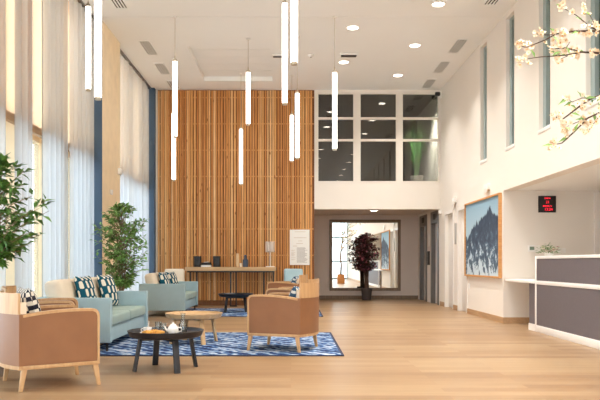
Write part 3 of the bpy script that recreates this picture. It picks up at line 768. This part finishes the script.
def armchair(label, loc, rz):
    t = empty('armchair', label, 'armchair', loc, rz, 'tan leather armchairs'); t.scale = (0.92, 0.97, 1.0)
    prof = side_profile(); inner = off(prof, 0.022)
    for sg in (1, -1):
        y0 = sg * 0.335; y1 = sg * 0.27
        poly = inner + [(-0.31, 0.2)]
        MB().prism(poly, min(y0, y1) + 0.004, max(y0, y1) - 0.004, 0.006).build('side_panel', M['leather'], t)
        strip = prof + inner[::-1]
        MB().prism(strip, min(y0, y1), max(y0, y1), 0.003).build('arm_trim', M['beech'], t)
    o_, i_ = back_arc(-0.03), back_arc(0.03)
    MB().plan(o_, i_, 0.2, 0.60).build('back_panel', M['leather'], t)
    o2, i2 = back_arc(-0.036, 0.325), back_arc(-0.018, 0.325)
    zt = lambda i: 0.765 + 0.0 * (abs(i - 7) / 7) ** 2
    MB().plan(o2, i2, 0.60, zt).build('back_rail', M['beech'], t)
    i3 = back_arc(0.05, 0.25, 0.07); i2b = back_arc(-0.017, 0.29)
    MB().plan(i2b, i3, 0.38, lambda i: 0.69).build('back_cushion', M['cream'], t)
    MB().box((0.03, 0, 0.33), (0.58, 0.53, 0.16), None, 0.035, 3).build('seat', M['leather'], t)
    f = MB(); f.box((0.02, 0.315, 0.185), (0.65, 0.035, 0.03), None, 0.004); f.box((0.02, -0.315, 0.185), (0.65, 0.035, 0.03), None, 0.004); f.box((0.327, 0, 0.185), (0.035, 0.63, 0.03), None, 0.004)
    f.plan(back_arc(-0.03, 0.33), back_arc(0.01, 0.33), 0.17, 0.2)
    f.bx(-0.3, 0.33, -0.3, 0.3, 0.195, 0.21)
    f.build('seat_frame', M['beech'], t)
    for sx in (1, -1):
        for sy in (1, -1):
            m = MB(); x0 = 0.31 if sx > 0 else -0.295
            m.box((0, 0, -0.088), (0.05, 0.04, 0.176), None, 0.004)
            for v in m.bm.verts:
                k = -v.co.z / 0.176
                v.co.x = v.co.x * (1 - 0.4 * k) + sx * 0.03 * k; v.co.y = v.co.y * (1 - 0.35 * k) + sy * 0.012 * k
            m.xf(Matrix.Translation((x0, sy * 0.305, 0.176))); m.build('leg', M['beech'], t)
    return t
ch = armchair('tan leather armchair in the left foreground, nearest the viewer', (-2.01, 5.84, 0), R(33))
dup(ch, 'tan armchair half hidden behind the left foreground armchair, beside the near sofa', (-2.5, 7.08, 0), R(14))
dup(ch, 'tan leather armchair on the near rug with its back to the right', (-0.085, 8.09, ZR), R(160))
dup(ch, 'tan armchair directly behind the armchair on the near rug', (0.02, 10.42, 0), R(165))
dup(ch, 'tan armchair on the far rug near the console table', (-0.08, 13.45, ZR), R(168))

# throw pillows
def pillow(mat, w_, label, loc, rz, tilt, grp):
    m = MB().pillow(w_, w_, 0.15)
    o = m.build('throw_pillow', M[mat], loc=loc, rot=(0, R(tilt), rz)); o.rotation_mode = 'XYZ'
    e = Euler((0, R(tilt), 0)).to_matrix(); z = Euler((0, 0, rz)).to_matrix(); o.rotation_euler = (z @ e).to_euler()
    return tag(o, label, 'pillow', grp)
def at(c, rz, l): v = Matrix.Rotation(rz, 3, 'Z') @ Vector(l); return (c[0] + v.x, c[1] + v.y, l[2])
pillow('mono', 0.40, 'black and cream patterned pillow in the left foreground armchair', at((-2.01, 5.84), R(33), (-0.15, 0.06, 0.605)), R(33), -14, 'patterned armchair pillows')
pillow('blueday', 0.36, 'blue-grey patterned pillow in the armchair on the near rug', at((-0.085, 8.09), R(160), (-0.15, 0.0, 0.565)), R(160), -14, 'patterned armchair pillows')
pillow('blueday', 0.36, 'blue-grey patterned pillow in the farthest tan armchair', at((-0.08, 13.45), R(168), (-0.15, 0.0, 0.58)), R(168), -14, 'patterned armchair pillows')

# ------------------------------------------------------------------ sofas (local: facing +X, length along Y)
def sofa(label, loc, Ls):
    t = empty('sofa', label, 'sofa', loc, 0, 'pale teal sofas')
    a = Ls / 2
    for sg in (1, -1):
        MB().box((0, sg * (a - 0.045), 0.35), (0.86, 0.09, 0.5), None, 0.012, 3).build('arm', M['sofa'], t)
    MB().box((-0.37, 0, 0.35), (0.12, Ls - 0.18, 0.5), None, 0.012, 3).build('back', M['sofa'], t)
    MB().box((0.04, 0, 0.185), (0.7, Ls - 0.18, 0.17), None, 0.01).build('base', M['sofa'], t)
    w_ = (Ls - 0.18) / 2
    for sg in (1, -1):
        MB().box((0.055, sg * w_ / 2, 0.335), (0.73, w_ - 0.008, 0.13), None, 0.03, 3).build('seat_cushion', M['seat'], t)
        MB().box((-0.235, sg * w_ / 2, 0.595), (0.19, w_ - 0.015, 0.4), (0, R(-12), 0), 0.06, 4).build('back_cushion', M['cream'], t)
    for sx in (1, -1):
        for sy in (1, -1): MB().cyl((sx * 0.37, sy * (a - 0.08), 0), 0.014, 0.105, 10).build('leg', M['blackm'], t)
    return t
S1 = (-2.43, 8.78); S2 = (-2.4, 13.93)
sofa('pale teal two-seat sofa on the near rug, behind the left armchairs', (S1[0], S1[1], ZR), 2.04)
sofa('pale teal two-seat sofa on the far rug, near the slat wall', (S2[0], S2[1], ZR), 1.84)
PG = 'teal patterned sofa pillows'
pillow('teal', 0.44, 'teal and cream patterned pillow nearest the viewer on the near sofa', (S1[0] - 0.05, S1[1] - 0.30, 0.63), R(-8), -14, PG)
pillow('teal', 0.44, 'teal and cream patterned pillow at the far end of the near sofa', (S1[0] - 0.04, S1[1] + 0.68, 0.63), R(-10), -16, PG)
pillow('teal', 0.42, 'teal and cream patterned pillow at left on the far sofa', (S2[0] - 0.05, S2[1] - 0.35, 0.62), R(-10), -14, PG)
pillow('teal', 0.42, 'teal and cream patterned pillow at right on the far sofa', (S2[0] - 0.03, S2[1] + 0.45, 0.62), R(-14), -18, PG)

# small upholstered chairs against the slat wall (facing -Y)
def side_chair(label, loc, mat, rz=0.0):
    t = empty('lounge_chair', label, 'chair', loc, rz, 'small chairs by the slat wall')
    MB().box((0, 0.24, 0.60), (0.44, 0.09, 0.55), (R(-9), 0, 0), 0.05, 4).build('backrest', M[mat], t)
    MB().box((0, -0.03, 0.40), (0.48, 0.50, 0.12), None, 0.04, 3).build('seat', M[mat], t)
    for sx in (1, -1):
        for sy in (-0.2, 0.17): MB().tube([(sx * 0.17, sy, 0.36), (sx * 0.2, sy * 1.15, 0)], [0.016, 0.011], 8).build('leg', M['beech'], t)
side_chair('cream upholstered chair between the far sofa and the console table', ((175 - 291) / 45.3, 15.3, 0), 'cream', R(6))
side_chair('pale blue upholstered chair below the white poster', ((292.5 - 291) / 44.6 + 0.02, 15.7, 0), 'sofa')

# ------------------------------------------------------------------ round coffee tables
def coffee_table(label, loc, mat, rz):
    t = empty('coffee_table', label, 'coffee table', loc, rz, 'round tray coffee tables')
    H = 0.35
    MB().lathe([(0, H - 0.045), (0.305, H - 0.045), (0.335, H - 0.034), (0.356, H + 0.018), (0.348, H + 0.02), (0.33, H - 0.008), (0.315, H - 0.013), (0, H - 0.013)], seg=56, close=False).build('tray_top', M[mat], t)
    r = MB(); r.box((0, 0, H - 0.058), (0.48, 0.05, 0.026), (0, 0, R(45))); r.box((0, 0, H - 0.06), (0.48, 0.05, 0.026), (0, 0, R(-45))); r.build('cross_brace', M[mat], t)
    for k in range(4):
        a = R(45 + 90 * k); m = MB()
        m.box((0, 0, 0), (0.026, 0.055, H - 0.045), None, 0.003)
        m.xf(Matrix.Rotation(a, 4, 'Z') @ Matrix.Translation((0.275, 0, (H - 0.043) / 2)) @ Matrix.Rotation(R(-11), 4, 'Y'))
        for v in m.bm.verts:
            if v.co.z < 0.03: v.co.z = max(0, v.co.z if v.co.z > 0.012 else 0.0)
        m.build('leg', M[mat], t)
    return t
TB = (-1.18, 6.6)
coffee_table('black round tray coffee table in front, holding tea things', (TB[0], TB[1], 0), 'black', R(-15))
coffee_table('light wood round coffee table on the near rug behind the black one', (-1.21, 8.72, ZR), 'oak', R(-15))
coffee_table('black round coffee table on the far rug before the console table', (-1.12, 14.2, ZR), 'black', R(5))
TT = 0.338
# tea things
def tpos(px, D): return ((px - 291) / 700 * D, D, TT)
def simple(name, label, cat, loc, grp=None): return empty(name, label, cat, loc, 0, grp)
t = simple('coffee_cup', 'white cup and saucer with a spoon on the black table', 'cup', tpos(147.5, 6.55))
MB().lathe([(0, 0), (0.04, 0), (0.07, 0.012), (0.068, 0.015), (0.04, 0.005), (0, 0.005)], seg=28, close=False).build('saucer', M['china'], t)
MB().lathe([(0, 0.006), (0.022, 0.006), (0.036, 0.03), (0.041, 0.06), (0.038, 0.06), (0.032, 0.03), (0.018, 0.012), (0, 0.012)], seg=28, close=False).build('cup', M['china'], t)
MB().tube([(-0.038, 0, 0.05), (-0.06, 0, 0.045), (-0.058, 0, 0.025), (-0.034, 0, 0.02)], 0.004, 8).build('handle', M['china'], t)
MB().tube([(0.0, 0.01, 0.02), (0.012, 0.022, 0.115)], [0.005, 0.003], 8).build('spoon', M['steel'], t)
t = simple('pastry_plate', 'small white plate under the croissants on the black table', 'plate', tpos(153.5, 6.42))
MB().lathe([(0, 0), (0.05, 0), (0.085, 0.012), (0.083, 0.015), (0.05, 0.005), (0, 0.005)], seg=28, close=False).build('dish', M['china'], t)
for k, (dx, dy, dz, rz) in enumerate(((-0.052, -0.012, 0, 20), (0.052, -0.014, 0, -15), (0.0, 0.048, 0.0, 5))):
    m = MB(); n = 11; pts = []; rr = []
    for i in range(n):
        u = -1 + 2 * i / (n - 1); pts.append((u * 0.048, 0.022 * u * u, 0.0)); rr.append(0.005 + 0.015 * (1 - u * u) ** 0.7 * (1 + 0.12 * math.cos(i * PI)))
    m.tube(pts, rr, 10)
    p = tpos(153.5, 6.42)
    tag(m.build('croissant', M['croiss'], loc=(p[0] + dx, p[1] + dy, TT + 0.028), rot=(0, 0, R(rz))), 'golden croissant on the plate, %s' % ('left one in front', 'right one in front', 'one at the back')[k], 'pastry', 'croissants on the plate')
def tumbler(px, D, r, h_, label):
    m = MB().lathe([(0, 0), (r * 0.8, 0), (r, h_), (r - 0.003, h_), (r * 0.8 - 0.003, 0.008), (0, 0.008)], tpos(px, D), 24, False)
    tag(m.build('drinking_glass', M['tumbler']), label, 'glass', 'glasses on the black table')
tumbler(158.3, 6.65, 0.032, 0.105, 'clear drinking glass beside the cup, left of the pair')
tumbler(163.0, 6.58, 0.032, 0.10, 'clear drinking glass nearest the white teapot, right of the pair')
t = simple('teapot', 'white china teapot on the black table beside the carafe', 'teapot', tpos(173.0, 6.5))
MB().lathe([(0, 0), (0.036, 0), (0.052, 0.03), (0.05, 0.06), (0.034, 0.082), (0, 0.082)], seg=28, close=False).build('pot', M['china'], t)
MB().lathe([(0.036, 0.08), (0.024, 0.094), (0.008, 0.1), (0.012, 0.112), (0, 0.116)], seg=20).build('lid', M['china'], t)
MB().tube([(-0.045, 0, 0.03), (-0.068, 0, 0.05), (-0.078, 0, 0.078)], [0.012, 0.009, 0.007], 10).build('spout', M['china'], t)
MB().tube([(0.045, 0, 0.065), (0.078, 0, 0.062), (0.078, 0, 0.03), (0.046, 0, 0.022)], 0.006, 8).build('handle', M['china'], t)
t = simple('water_carafe', 'tall clear glass carafe on the black table, rightmost of the tea things', 'carafe', tpos(183.0, 6.6))
MB().lathe([(0, 0), (0.036, 0), (0.038, 0.075), (0.018, 0.135), (0.017, 0.165), (0.024, 0.19), (0.022, 0.19), (0.015, 0.165), (0.016, 0.135), (0.035, 0.073), (0.033, 0.005), (0, 0.005)], seg=28, close=False).build('bottle', M['tumbler'], t)
MB().lathe([(0, 0.006), (0.0325, 0.006), (0.0345, 0.07), (0, 0.07)], seg=24, close=False).build('water', M['navyv'] if False else M['tumbler'], t)

# ------------------------------------------------------------------ console table and its things
CY = 16.2; SCL = 700 / CY
cx = (231.2 - 291) / SCL; cz = 1 + (263 - 267) / SCL
t = empty('console_table', 'long light wood console table on thin dark legs against the slat wall', 'console table', (cx, CY, 0))
MB().bx(-1.04, 1.04, -0.2, 0.2, cz - 0.09, cz, 0.004).build('tabletop', M['oak'], t)
MB().bx(-1.0, 1.0, -0.15, 0.15, cz - 0.125, cz - 0.09).build('under_rail', M['blackm'], t)
for px0, px1 in ((191, 197.5), (231, 236.5), (264, 273.5)):
    xa = (px0 - 291) / SCL - cx; xb = (px1 - 291) / SCL - cx; m = MB()
    for xx in (xa, xb): m.bx(xx - 0.016, xx + 0.016, -0.13, -0.098, 0, cz - 0.125)
    m.bx(xa, xb, -0.13, -0.098, 0.0, 0.03)
    m.build('leg', M['blackm'], t)
def cpos(px, dy=0.0): return ((px - 291) / SCL, CY + dy, cz)
def speaker(px, label):
    t = empty('speaker', label, 'speaker', cpos(px, 0.02), 0, 'pair of black speakers')
    cb_ = MB().bx(-0.075, 0.075, -0.09, 0.09, 0, 0.25, 0.005).build('cabinet', M['charcoal'], t)
    MB().xf(Matrix.Identity(4)).lathe([(0, 0.0), (0.03, 0.004), (0.05, 0.0), (0.055, -0.006)], seg=20, close=False).xf(Matrix.Translation((0, -0.091, 0.085)) @ Matrix.Rotation(R(90), 4, 'X')).build('woofer', M['blackm'], cb_)
    MB().lathe([(0, 0.004), (0.022, 0.0)], seg=16, close=False).xf(Matrix.Translation((0, -0.091, 0.19)) @ Matrix.Rotation(R(90), 4, 'X')).build('tweeter', M['blackm'], cb_)
speaker(197.6, 'black speaker at the left end of the console table')
speaker(216.8, 'black speaker right of the small stereo on the console table')
t = empty('stereo', 'small black and silver stereo between the two speakers', 'stereo', cpos(206.5, 0.0))
MB().bx(-0.115, 0.115, -0.12, 0.12, 0.0, 0.045, 0.004).build('amplifier', M['white'], t)
dk_ = MB().bx(-0.105, 0.105, -0.1, 0.1, 0.045, 0.105, 0.006).build('deck', M['charcoal'], t)
m = MB(); m.tube([(-0.06, -0.06, 0.105), (0.06, -0.05, 0.12)], 0.008, 8); m.build('tone_arm', M['steel'], dk_)
m = MB().lathe([(0, 0), (0.036, 0), (0.04, 0.1), (0.036, 0.24), (0.03, 0.315), (0.026, 0.315), (0.026, 0.29), (0, 0.29)], seg=24, close=False)
tag(m.build('vase', M['oakv'], loc=cpos(237.6)), 'tall cream vase on the console table beside the navy bottle', 'vase')
m = MB().lathe([(0, 0), (0.028, 0), (0.032, 0.06), (0.027, 0.09), (0.022, 0.09), (0, 0.07)], seg=20, close=False)
tag(m.build('candle_cup', M['cream'], loc=cpos(241.2, -0.09)), 'small cream cup in front of the tall vase on the console', 'cup')
m = MB().lathe([(0, 0), (0.062, 0), (0.066, 0.05), (0.066, 0.16), (0.03, 0.2), (0.028, 0.27), (0.036, 0.28), (0.03, 0.28), (0.02, 0.2), (0, 0.2)], seg=24, close=False)
tag(m.build('bottle', M['navyv'], loc=cpos(245.3, 0.04)), 'dark navy bottle vase on the console table', 'vase')
t = empty('table_lamp', 'white table lamp at the right end of the console table', 'lamp', cpos(270.2))
MB().bx(-0.1, 0.1, -0.07, 0.07, 0, 0.02, 0.004).build('base', M['white'], t)
MB().cyl((0, 0, 0.02), 0.012, 0.36, 12).build('stem', M['steel'], t)
MB().lathe([(0.085, 0.37), (0.085, 0.57)], seg=28, close=False).build('inner_shade', M['shade'], t)
MB().lathe([(0.115, 0.34), (0.115, 0.59)], seg=28, close=False).build('outer_shade', M['shadefilm'], t)
ho = MB(); ho.tube([(-0.112, 0, 0.38), (0.112, 0, 0.38)], 0.004, 6); ho.tube([(0, 0, 0.37), (0, 0, 0.5)], 0.014, 8); ho.build('shade_holder', M['steel'], t)
# poster
t = empty('poster', 'white printed poster on the right of the slat wall', 'poster', ((299.7 - 291) / 42.6, YB - 0.041, 1 + (263 - 247.3) / 42.6))
m = MB(); r = random.Random(4)
m.bx(-0.233, 0.233, -0.008, 0.004, -0.415, 0.415); m.mi = 2
for z, a, b in ((0.365, -0.12, 0.14), (0.225, -0.14, 0.16), (0.15, -0.04, 0.06), (0.09, -0.08, 0.08), (0.03, -0.16, -0.06)): m.bx(a, b, -0.0095, -0.007, z - 0.006, z + 0.006)
z = -0.01
while z > -0.37:
    m.mi = 1; m.bx(-0.07, -0.07 + r.uniform(0.18, 0.26), -0.0095, -0.007, z - 0.0045, z + 0.0045)
    if r.random() > 0.5: m.mi = 2; m.bx(-0.2, -0.2 + r.uniform(0.06, 0.11), -0.0095, -0.007, z - 0.004, z + 0.004)
    z -= 0.019
m.build('printed_sheet', [M['paper'], M['ink'], M['ink2']], t, smooth=False)

# ------------------------------------------------------------------ plants
def ficus(name, label, loc, zb, zt, rad, nleaf, ll, mat, potr, poth, potmat, seed, bark='bark', cat='plant', stems=3, blossom=None, lean=(0, 0), trunk_r=0.016, wfac=0.5):
    r = random.Random(seed); t = empty(name, label, cat, loc)
    MB().lathe([(0, 0), (potr * 0.78, 0), (potr, poth), (potr - 0.02, poth), (potr - 0.03, poth - 0.04), (0, poth - 0.04)], seg=32, close=False).build('pot', M[potmat], t); pot_ = kids(t)[-1]
    MB().lathe([(0, poth - 0.025), (potr - 0.03, poth - 0.03)], seg=24, close=False).build('soil', M['soil'], pot_)
    m = MB(); tips = []
    zc = (zb + zt) / 2; hz = (zt - zb) / 2
    for k in range(stems):
        a = 2 * PI * k / stems + r.random(); b0 = Vector((0.03 * math.cos(a), 0.03 * math.sin(a), poth - 0.04)); pts = [b0]
        for i in range(1, 8):
            u = i / 7; pts.append(Vector((lean[0] * u + rad * 0.25 * u * math.cos(a + 3 * u) + r.uniform(-.01, .01), lean[1] * u + rad * 0.25 * u * math.sin(a + 3 * u) + r.uniform(-.01, .01), poth - 0.04 + (zt - 0.12 - poth) * u)))
        m.tube(pts, [trunk_r * (1 - 0.75 * i / 7) for i in range(8)], 7)
    m.build('trunk', M[bark], t)
    br = MB(); segs = []
    nb = max(24, nleaf // 11)
    for k in range(nb):
        # branch ends fill an egg-shaped crown in clumps
        a = r.uniform(0, 2 * PI); u = r.uniform(-1, 1); z = zc + hz * u
        prof = max(0.0, 1 - abs(u) ** 2.4) ** 0.5 * (1.0 if u > -0.3 else 0.9)
        rr = rad * prof * r.uniform(0.45, 1.08)
        end = Vector((lean[0] + rr * math.cos(a), lean[1] + rr * math.sin(a), z))
        s0 = Vector((lean[0] * 0.8 + r.uniform(-.03, .03), lean[1] * 0.8 + r.uniform(-.03, .03), max(poth + 0.2, z - rr * r.uniform(0.4, 0.9))))
        mid = (s0 + end) / 2 + Vector((0, 0, 0.05))
        br.tube([s0, mid, end], [0.006, 0.004, 0.002], 4); segs.append((s0, mid, end))
    br.build('branches', M[bark], t)
    lf = MB()
    for k in range(nleaf):
        s0, mid, end = segs[k % nb]; q = r.random() ** 0.6
        p = (mid.lerp(end, q * 2 - 1) if q > 0.5 else s0.lerp(mid, 0.5 + q))
        out = (end - s0).normalized(); d = (out * 0.6 + Vector((r.uniform(-1, 1), r.uniform(-1, 1), r.uniform(-0.8, 0.5)))).normalized()
        nrm = Vector((r.uniform(-.6, .6), r.uniform(-.6, .6), 1))
        lf.mi = 0
        if blossom and r.random() < blossom: lf.mi = 1
        elif not blossom and r.random() < 0.45: lf.mi = 1
        l_ = ll * r.uniform(0.65, 1.2); lf.leaf(p + d * 0.01, d, nrm, l_, l_ * wfac, 0.18)
    lf.build('foliage', [M[mat[0]], M[mat[1]]], t, recalc=False)
    return t
ficus('potted_ficus', 'large leafy green tree at the left edge behind the foreground armchair', (-2.68, 6.22, 0), 0.98, 1.93, 0.52, 1500, 0.11, ('leafd', 'leaf'), 0.19, 0.36, 'pot', 3)
ficus('potted_ficus', 'bushy green tree between the two teal sofas before the cream pier', (-2.66, 11.0, 0), 0.62, 1.9, 0.46, 1900, 0.092, ('leafb', 'leaf'), 0.19, 0.34, 'pot', 5)
ficus('potted_shrub', 'dark red bushy plant in a dark pot before the lobby mirror', (2.03, 18.8, 0), 0.78, 1.76, 0.44, 1500, 0.085, ('leafred', 'pinkf'), 0.15, 0.33, 'potdark', 8, 'barkd', stems=3, blossom=0.14, trunk_r=0.04, wfac=0.6)
# grass plant upstairs behind the third interior window
t = empty('potted_grass', 'tall green grass plant in a pale pot behind the right interior window', 'plant', (3.08, 17.15, 2.88))
MB().lathe([(0, 0), (0.13, 0), (0.16, 0.25), (0.145, 0.25), (0.14, 0.22), (0, 0.22)], seg=28, close=False).build('pot', M['potwhite'], t)
m = MB(); r = random.Random(2)
for k in range(170):
    a = r.uniform(0, 2 * PI); sp = r.uniform(0.05, 0.36); h_ = r.uniform(0.7, 1.5); pts = []
    for i in range(5):
        u = i / 4; pts.append(Vector((math.cos(a) * (0.05 + sp * u ** 2), math.sin(a) * (0.05 + sp * u ** 2), 0.2 + h_ * (u - 0.25 * (sp / 0.36) * u ** 3))))
    w_ = Vector((-math.sin(a), math.cos(a), 0)) * 0.006
    prev = None
    for i, p in enumerate(pts):
        ww = w_ * (1 - 0.85 * i / 4); cur = (m.bm.verts.new(p - ww), m.bm.verts.new(p + ww))
        if prev: m.bm.faces.new((prev[0], prev[1], cur[1], cur[0]))
        prev = cur
m.build('blades', M['grass'], t, recalc=False)
ld = bpy.data.lights.new('grass_fill_lamp', 'AREA'); ld.shape = 'DISK'; ld.size = 0.3; ld.energy = 130; ld.color = (1, 0.93, 0.84); ld.spread = R(100)  # lamp with no fitting, added to brighten the grass plant
lo = bpy.data.objects.new('grass_fill_lamp', ld); col.objects.link(lo); lo.location = (2.95, 17.0, ZC - 0.02)

for k, yy_ in enumerate((4.0, 8.5, 13.0)):
    ld = bpy.data.lights.new('corridor_lamp', 'AREA'); ld.shape = 'DISK'; ld.size = 0.4; ld.energy = 45; ld.color = (1, 0.95, 0.88)
    lo = bpy.data.objects.new('corridor_lamp', ld); col.objects.link(lo); lo.location = (4.6, yy_, ZC - 0.03)

# blossom tree: trunk stands just beyond the right edge, branches reach into view
TX, TY = 2.42, 4.75
t = empty('blossom_tree', 'cream-blossomed tree whose flowering branches reach in at the upper right', 'tree', (TX, TY, 0))
c = MB(); c.bx(-0.17, 0.17, -0.17, 0.17, 0, 0.46, 0.006); pl_ = c.build('planter', M['orangewood'], t)
MB().bx(-0.145, 0.145, -0.145, 0.145, 0.455, 0.465).build('soil', M['soil'], pl_)
org = Vector((TX, TY, 0)); r = random.Random(12)
tr = MB()
tp = [Vector((0, 0, 0.46)), Vector((0.02, 0.01, 0.9)), Vector((-0.02, 0.02, 1.3)), Vector((0.0, 0.0, 1.62)), Vector((0.05, 0.0, 2.0)), Vector((0.04, 0.03, 2.4))]
tr.tube(tp, [0.055, 0.048, 0.042, 0.036, 0.028, 0.018], 10); tr.build('trunk', M['bark'], t)
BR = []
def path(start, pts): return [start] + [P(*p) - org for p in pts]
A0 = tp[4] + Vector((0, 0, 0.2)); B0 = tp[3]
mainA = path(A0, [(620, 32, 4.62), (598, 31, 4.58), (575, 31, 4.55), (556, 34, 4.5)])
BR.append((mainA, 0.011))
BR.append(([mainA[4], P(545, 40, 4.48) - org, P(526, 47.5, 4.45) - org, P(521, 46, 4.44) - org], 0.005))
BR.append(([mainA[4], P(548, 35, 4.5) - org, P(537, 34, 4.5) - org], 0.004))
BR.append(([mainA[2], P(588, 25, 4.6) - org, P(576, 15, 4.62) - org, P(563, 8, 4.62) - org], 0.005))
a2 = path(A0, [(620, 55, 4.75), (597, 53, 4.7), (582, 52, 4.66), (566, 48, 4.62), (552, 49, 4.6)])
BR.append((a2, 0.009))
BR.append(([a2[3], P(566, 55, 4.62) - org, P(540, 57, 4.58) - org, P(520, 60, 4.55) - org], 0.005))
BR.append(([a2[4], P(570, 42, 4.62) - org, P(560, 42, 4.6) - org], 0.004))
BR.append(([a2[3], P(572, 54, 4.7) - org, P(558, 60, 4.72) - org], 0.004))
BR.append(([mainA[2], P(590, 15, 4.7) - org, P(584, 10, 4.7) - org], 0.004))
b1 = path(B0, [(622, 92, 4.85), (605, 94, 4.8), (592, 98, 4.75), (580, 106, 4.7), (563, 119, 4.66), (556, 117, 4.65)])
BR.append((b1, 0.010))
BR.append(([b1[3], P(582, 98, 4.7) - org, P(572, 102, 4.66) - org, P(567, 98, 4.66) - org], 0.004))
b2 = path(B0, [(622, 108, 4.95), (603, 111, 4.9), (588, 118, 4.85), (574, 132, 4.8), (562, 143, 4.78), (553, 145, 4.78)])
BR.append((b2, 0.009))
BR.append(([b2[3], P(575, 123, 4.82) - org, P(564, 128, 4.8) - org], 0.004))
BR.append(([b2[2], P(592, 126, 4.86) - org, P(586, 134, 4.84) - org], 0.004))
n_vis = len(BR)
for k in range(26):   # rest of the crown, up and away to the right
    s0 = tp[3 + k % 3] + Vector((0, 0, r.uniform(-0.1, 0.1))); a = R(r.uniform(-75, 100)); ln = r.uniform(0.5, 1.0)
    e = s0 + Vector((math.cos(a) * ln * 0.8, math.sin(a) * ln * 0.8, r.uniform(0.2, 0.95) * ln))
    if (e + org).x > XR - 0.12: e.x = XR - 0.12 - org.x - r.uniform(0, 0.1)
    BR.append(([s0, s0.lerp(e, 0.5) + Vector((0, 0, 0.06)), e], 0.008))
bm_ = MB()
for pts, r0 in BR: bm_.tube(pts, [r0 * (1 - 0.6 * i / (len(pts) - 1)) for i in range(len(pts))], 6)
bm_.build('branches', M['barkd'], t)
fl = MB(); lv = MB()
def flower(p, s_):
    ax = Vector((r.uniform(-1, 0.6), -r.uniform(0.2, 1), r.uniform(-0.5, 1))).normalized(); u = ax.orthogonal().normalized(); v = ax.cross(u); ph = r.uniform(0, 2)
    fl.mi = 0
    for k in range(5):
        a = ph + 2 * PI * k / 5; d = (u * math.cos(a) + v * math.sin(a)) + ax * 0.35
        fl.leaf(p, d, ax, s_, s_ * 0.95, -0.2, 0.1)
    fl.mi = 1
    for k in range(4):
        a = ph + 1.57 * k; fl.leaf(p, ax + (u * math.cos(a) + v * math.sin(a)) * 0.35, u, s_ * 0.55, s_ * 0.2, 0)
for bi, (pts, r0) in enumerate(BR):
    vis = bi < n_vis; k0 = 0 if not vis else (1 if len(pts) > 4 else 0)
    for i in range(k0, len(pts) - 1):
        a, b = pts[i], pts[i + 1]; ln = (b - a).length
        last = i == len(pts) - 2
        nf = int(ln * (46 if r0 > 0.0085 else 18)) + (2 if last else 0)
        if not vis: nf = int(ln * 22)
        for q in range(nf):
            u = r.random() if not last else r.uniform(0.3, 1.0)
            p = a.lerp(b, u) + Vector((r.uniform(-.03, .03), r.uniform(-.03, .03), r.uniform(-.035, .03))); flower(p, r.uniform(0.02, 0.032))
        if last:
            for q in range(6): flower(b + Vector((r.uniform(-.025, .02), r.uniform(-.02, .02), r.uniform(-.025, .025))), r.uniform(0.016, 0.026))
        for q in range(int(ln * (12 if vis else 10)) + (1 if r.random() < 0.25 else 0)):
            p = a.lerp(b, r.random()); lv.leaf(p, Vector((r.uniform(-1, .4), r.uniform(-.6, .6), r.uniform(-.7, 1))), Vector((r.uniform(-.5, .5), -1, .5)), r.uniform(0.05, 0.085), 0.024)
fl.build('blossoms', [M['petal'], M['stamen']], t, recalc=False); lv.build('foliage', M['leafb'], t, recalc=False)

# flowers on the reception counter
t = empty('flower_arrangement', 'small arrangement of greenery with white and red flowers on the counter end', 'flowers', (3.72, 10.08, 1.1))
MB().lathe([(0, 0), (0.05, 0), (0.07, 0.04), (0.06, 0.04), (0, 0.03)], seg=20, close=False).build('dish', M['china'], t)
m = MB(); f = MB(); r = random.Random(9)
for k in range(150):
    a = r.uniform(0, 2 * PI); rr = r.uniform(0, 0.16); p = Vector((rr * math.cos(a) - 0.02, rr * math.sin(a) * 0.6, 0.04 + r.uniform(0, 0.11) * (1.3 - rr * 5)))
    if p.x < -0.165: p.z -= 0.05
    m.leaf(p, (math.cos(a), math.sin(a), r.uniform(-0.3, 0.8)), (0, 0, 1), r.uniform(0.035, 0.06), 0.022)
for k in range(24):
    a = r.uniform(0, 2 * PI); rr = r.uniform(0.02, 0.14); c0 = Vector((rr * math.cos(a), rr * math.sin(a) * 0.6 - 0.03, 0.06 + r.uniform(0, 0.07))); f.mi = 0 if k % 3 else 1
    for q in range(6): f.leaf(c0, (math.cos(q * 1.05), math.sin(q * 1.05), 0.5), (0, 0, 1), 0.032, 0.026)
m.build('foliage', M['leaf'], t, recalc=False); f.build('blossoms', [M['petal'], M['pinkf']], t, recalc=False)

# ------------------------------------------------------------------ light and camera
w = bpy.data.worlds.new('World'); sc.world = w; w.use_nodes = True
nt = w.node_tree; bg = nt.nodes['Background']; bg.inputs['Color'].default_value = (0.79, 0.895, 1.0, 1); bg.inputs['Strength'].default_value = 5.0
cam = bpy.data.cameras.new('Camera'); co = bpy.data.objects.new('Camera', cam); col.objects.link(co)
co.location = (0, 0, 1.0); co.rotation_euler = (R(90), 0, 0); cam.sensor_width = 36; cam.lens = 42
cam.shift_x = 0.015; cam.shift_y = 0.105; cam.clip_end = 200
sc.camera = co
vs = sc.view_settings; vs.view_transform = 'Standard'; vs.look = 'None'; vs.gamma = 1; vs.exposure = 0.43; vs.use_curve_mapping = False
sc.cycles.max_bounces = 14; sc.cycles.diffuse_bounces = 6; sc.cycles.transparent_max_bounces = 16; sc.cycles.transmission_bounces = 8
sc.cycles.sample_clamp_indirect = 8.0
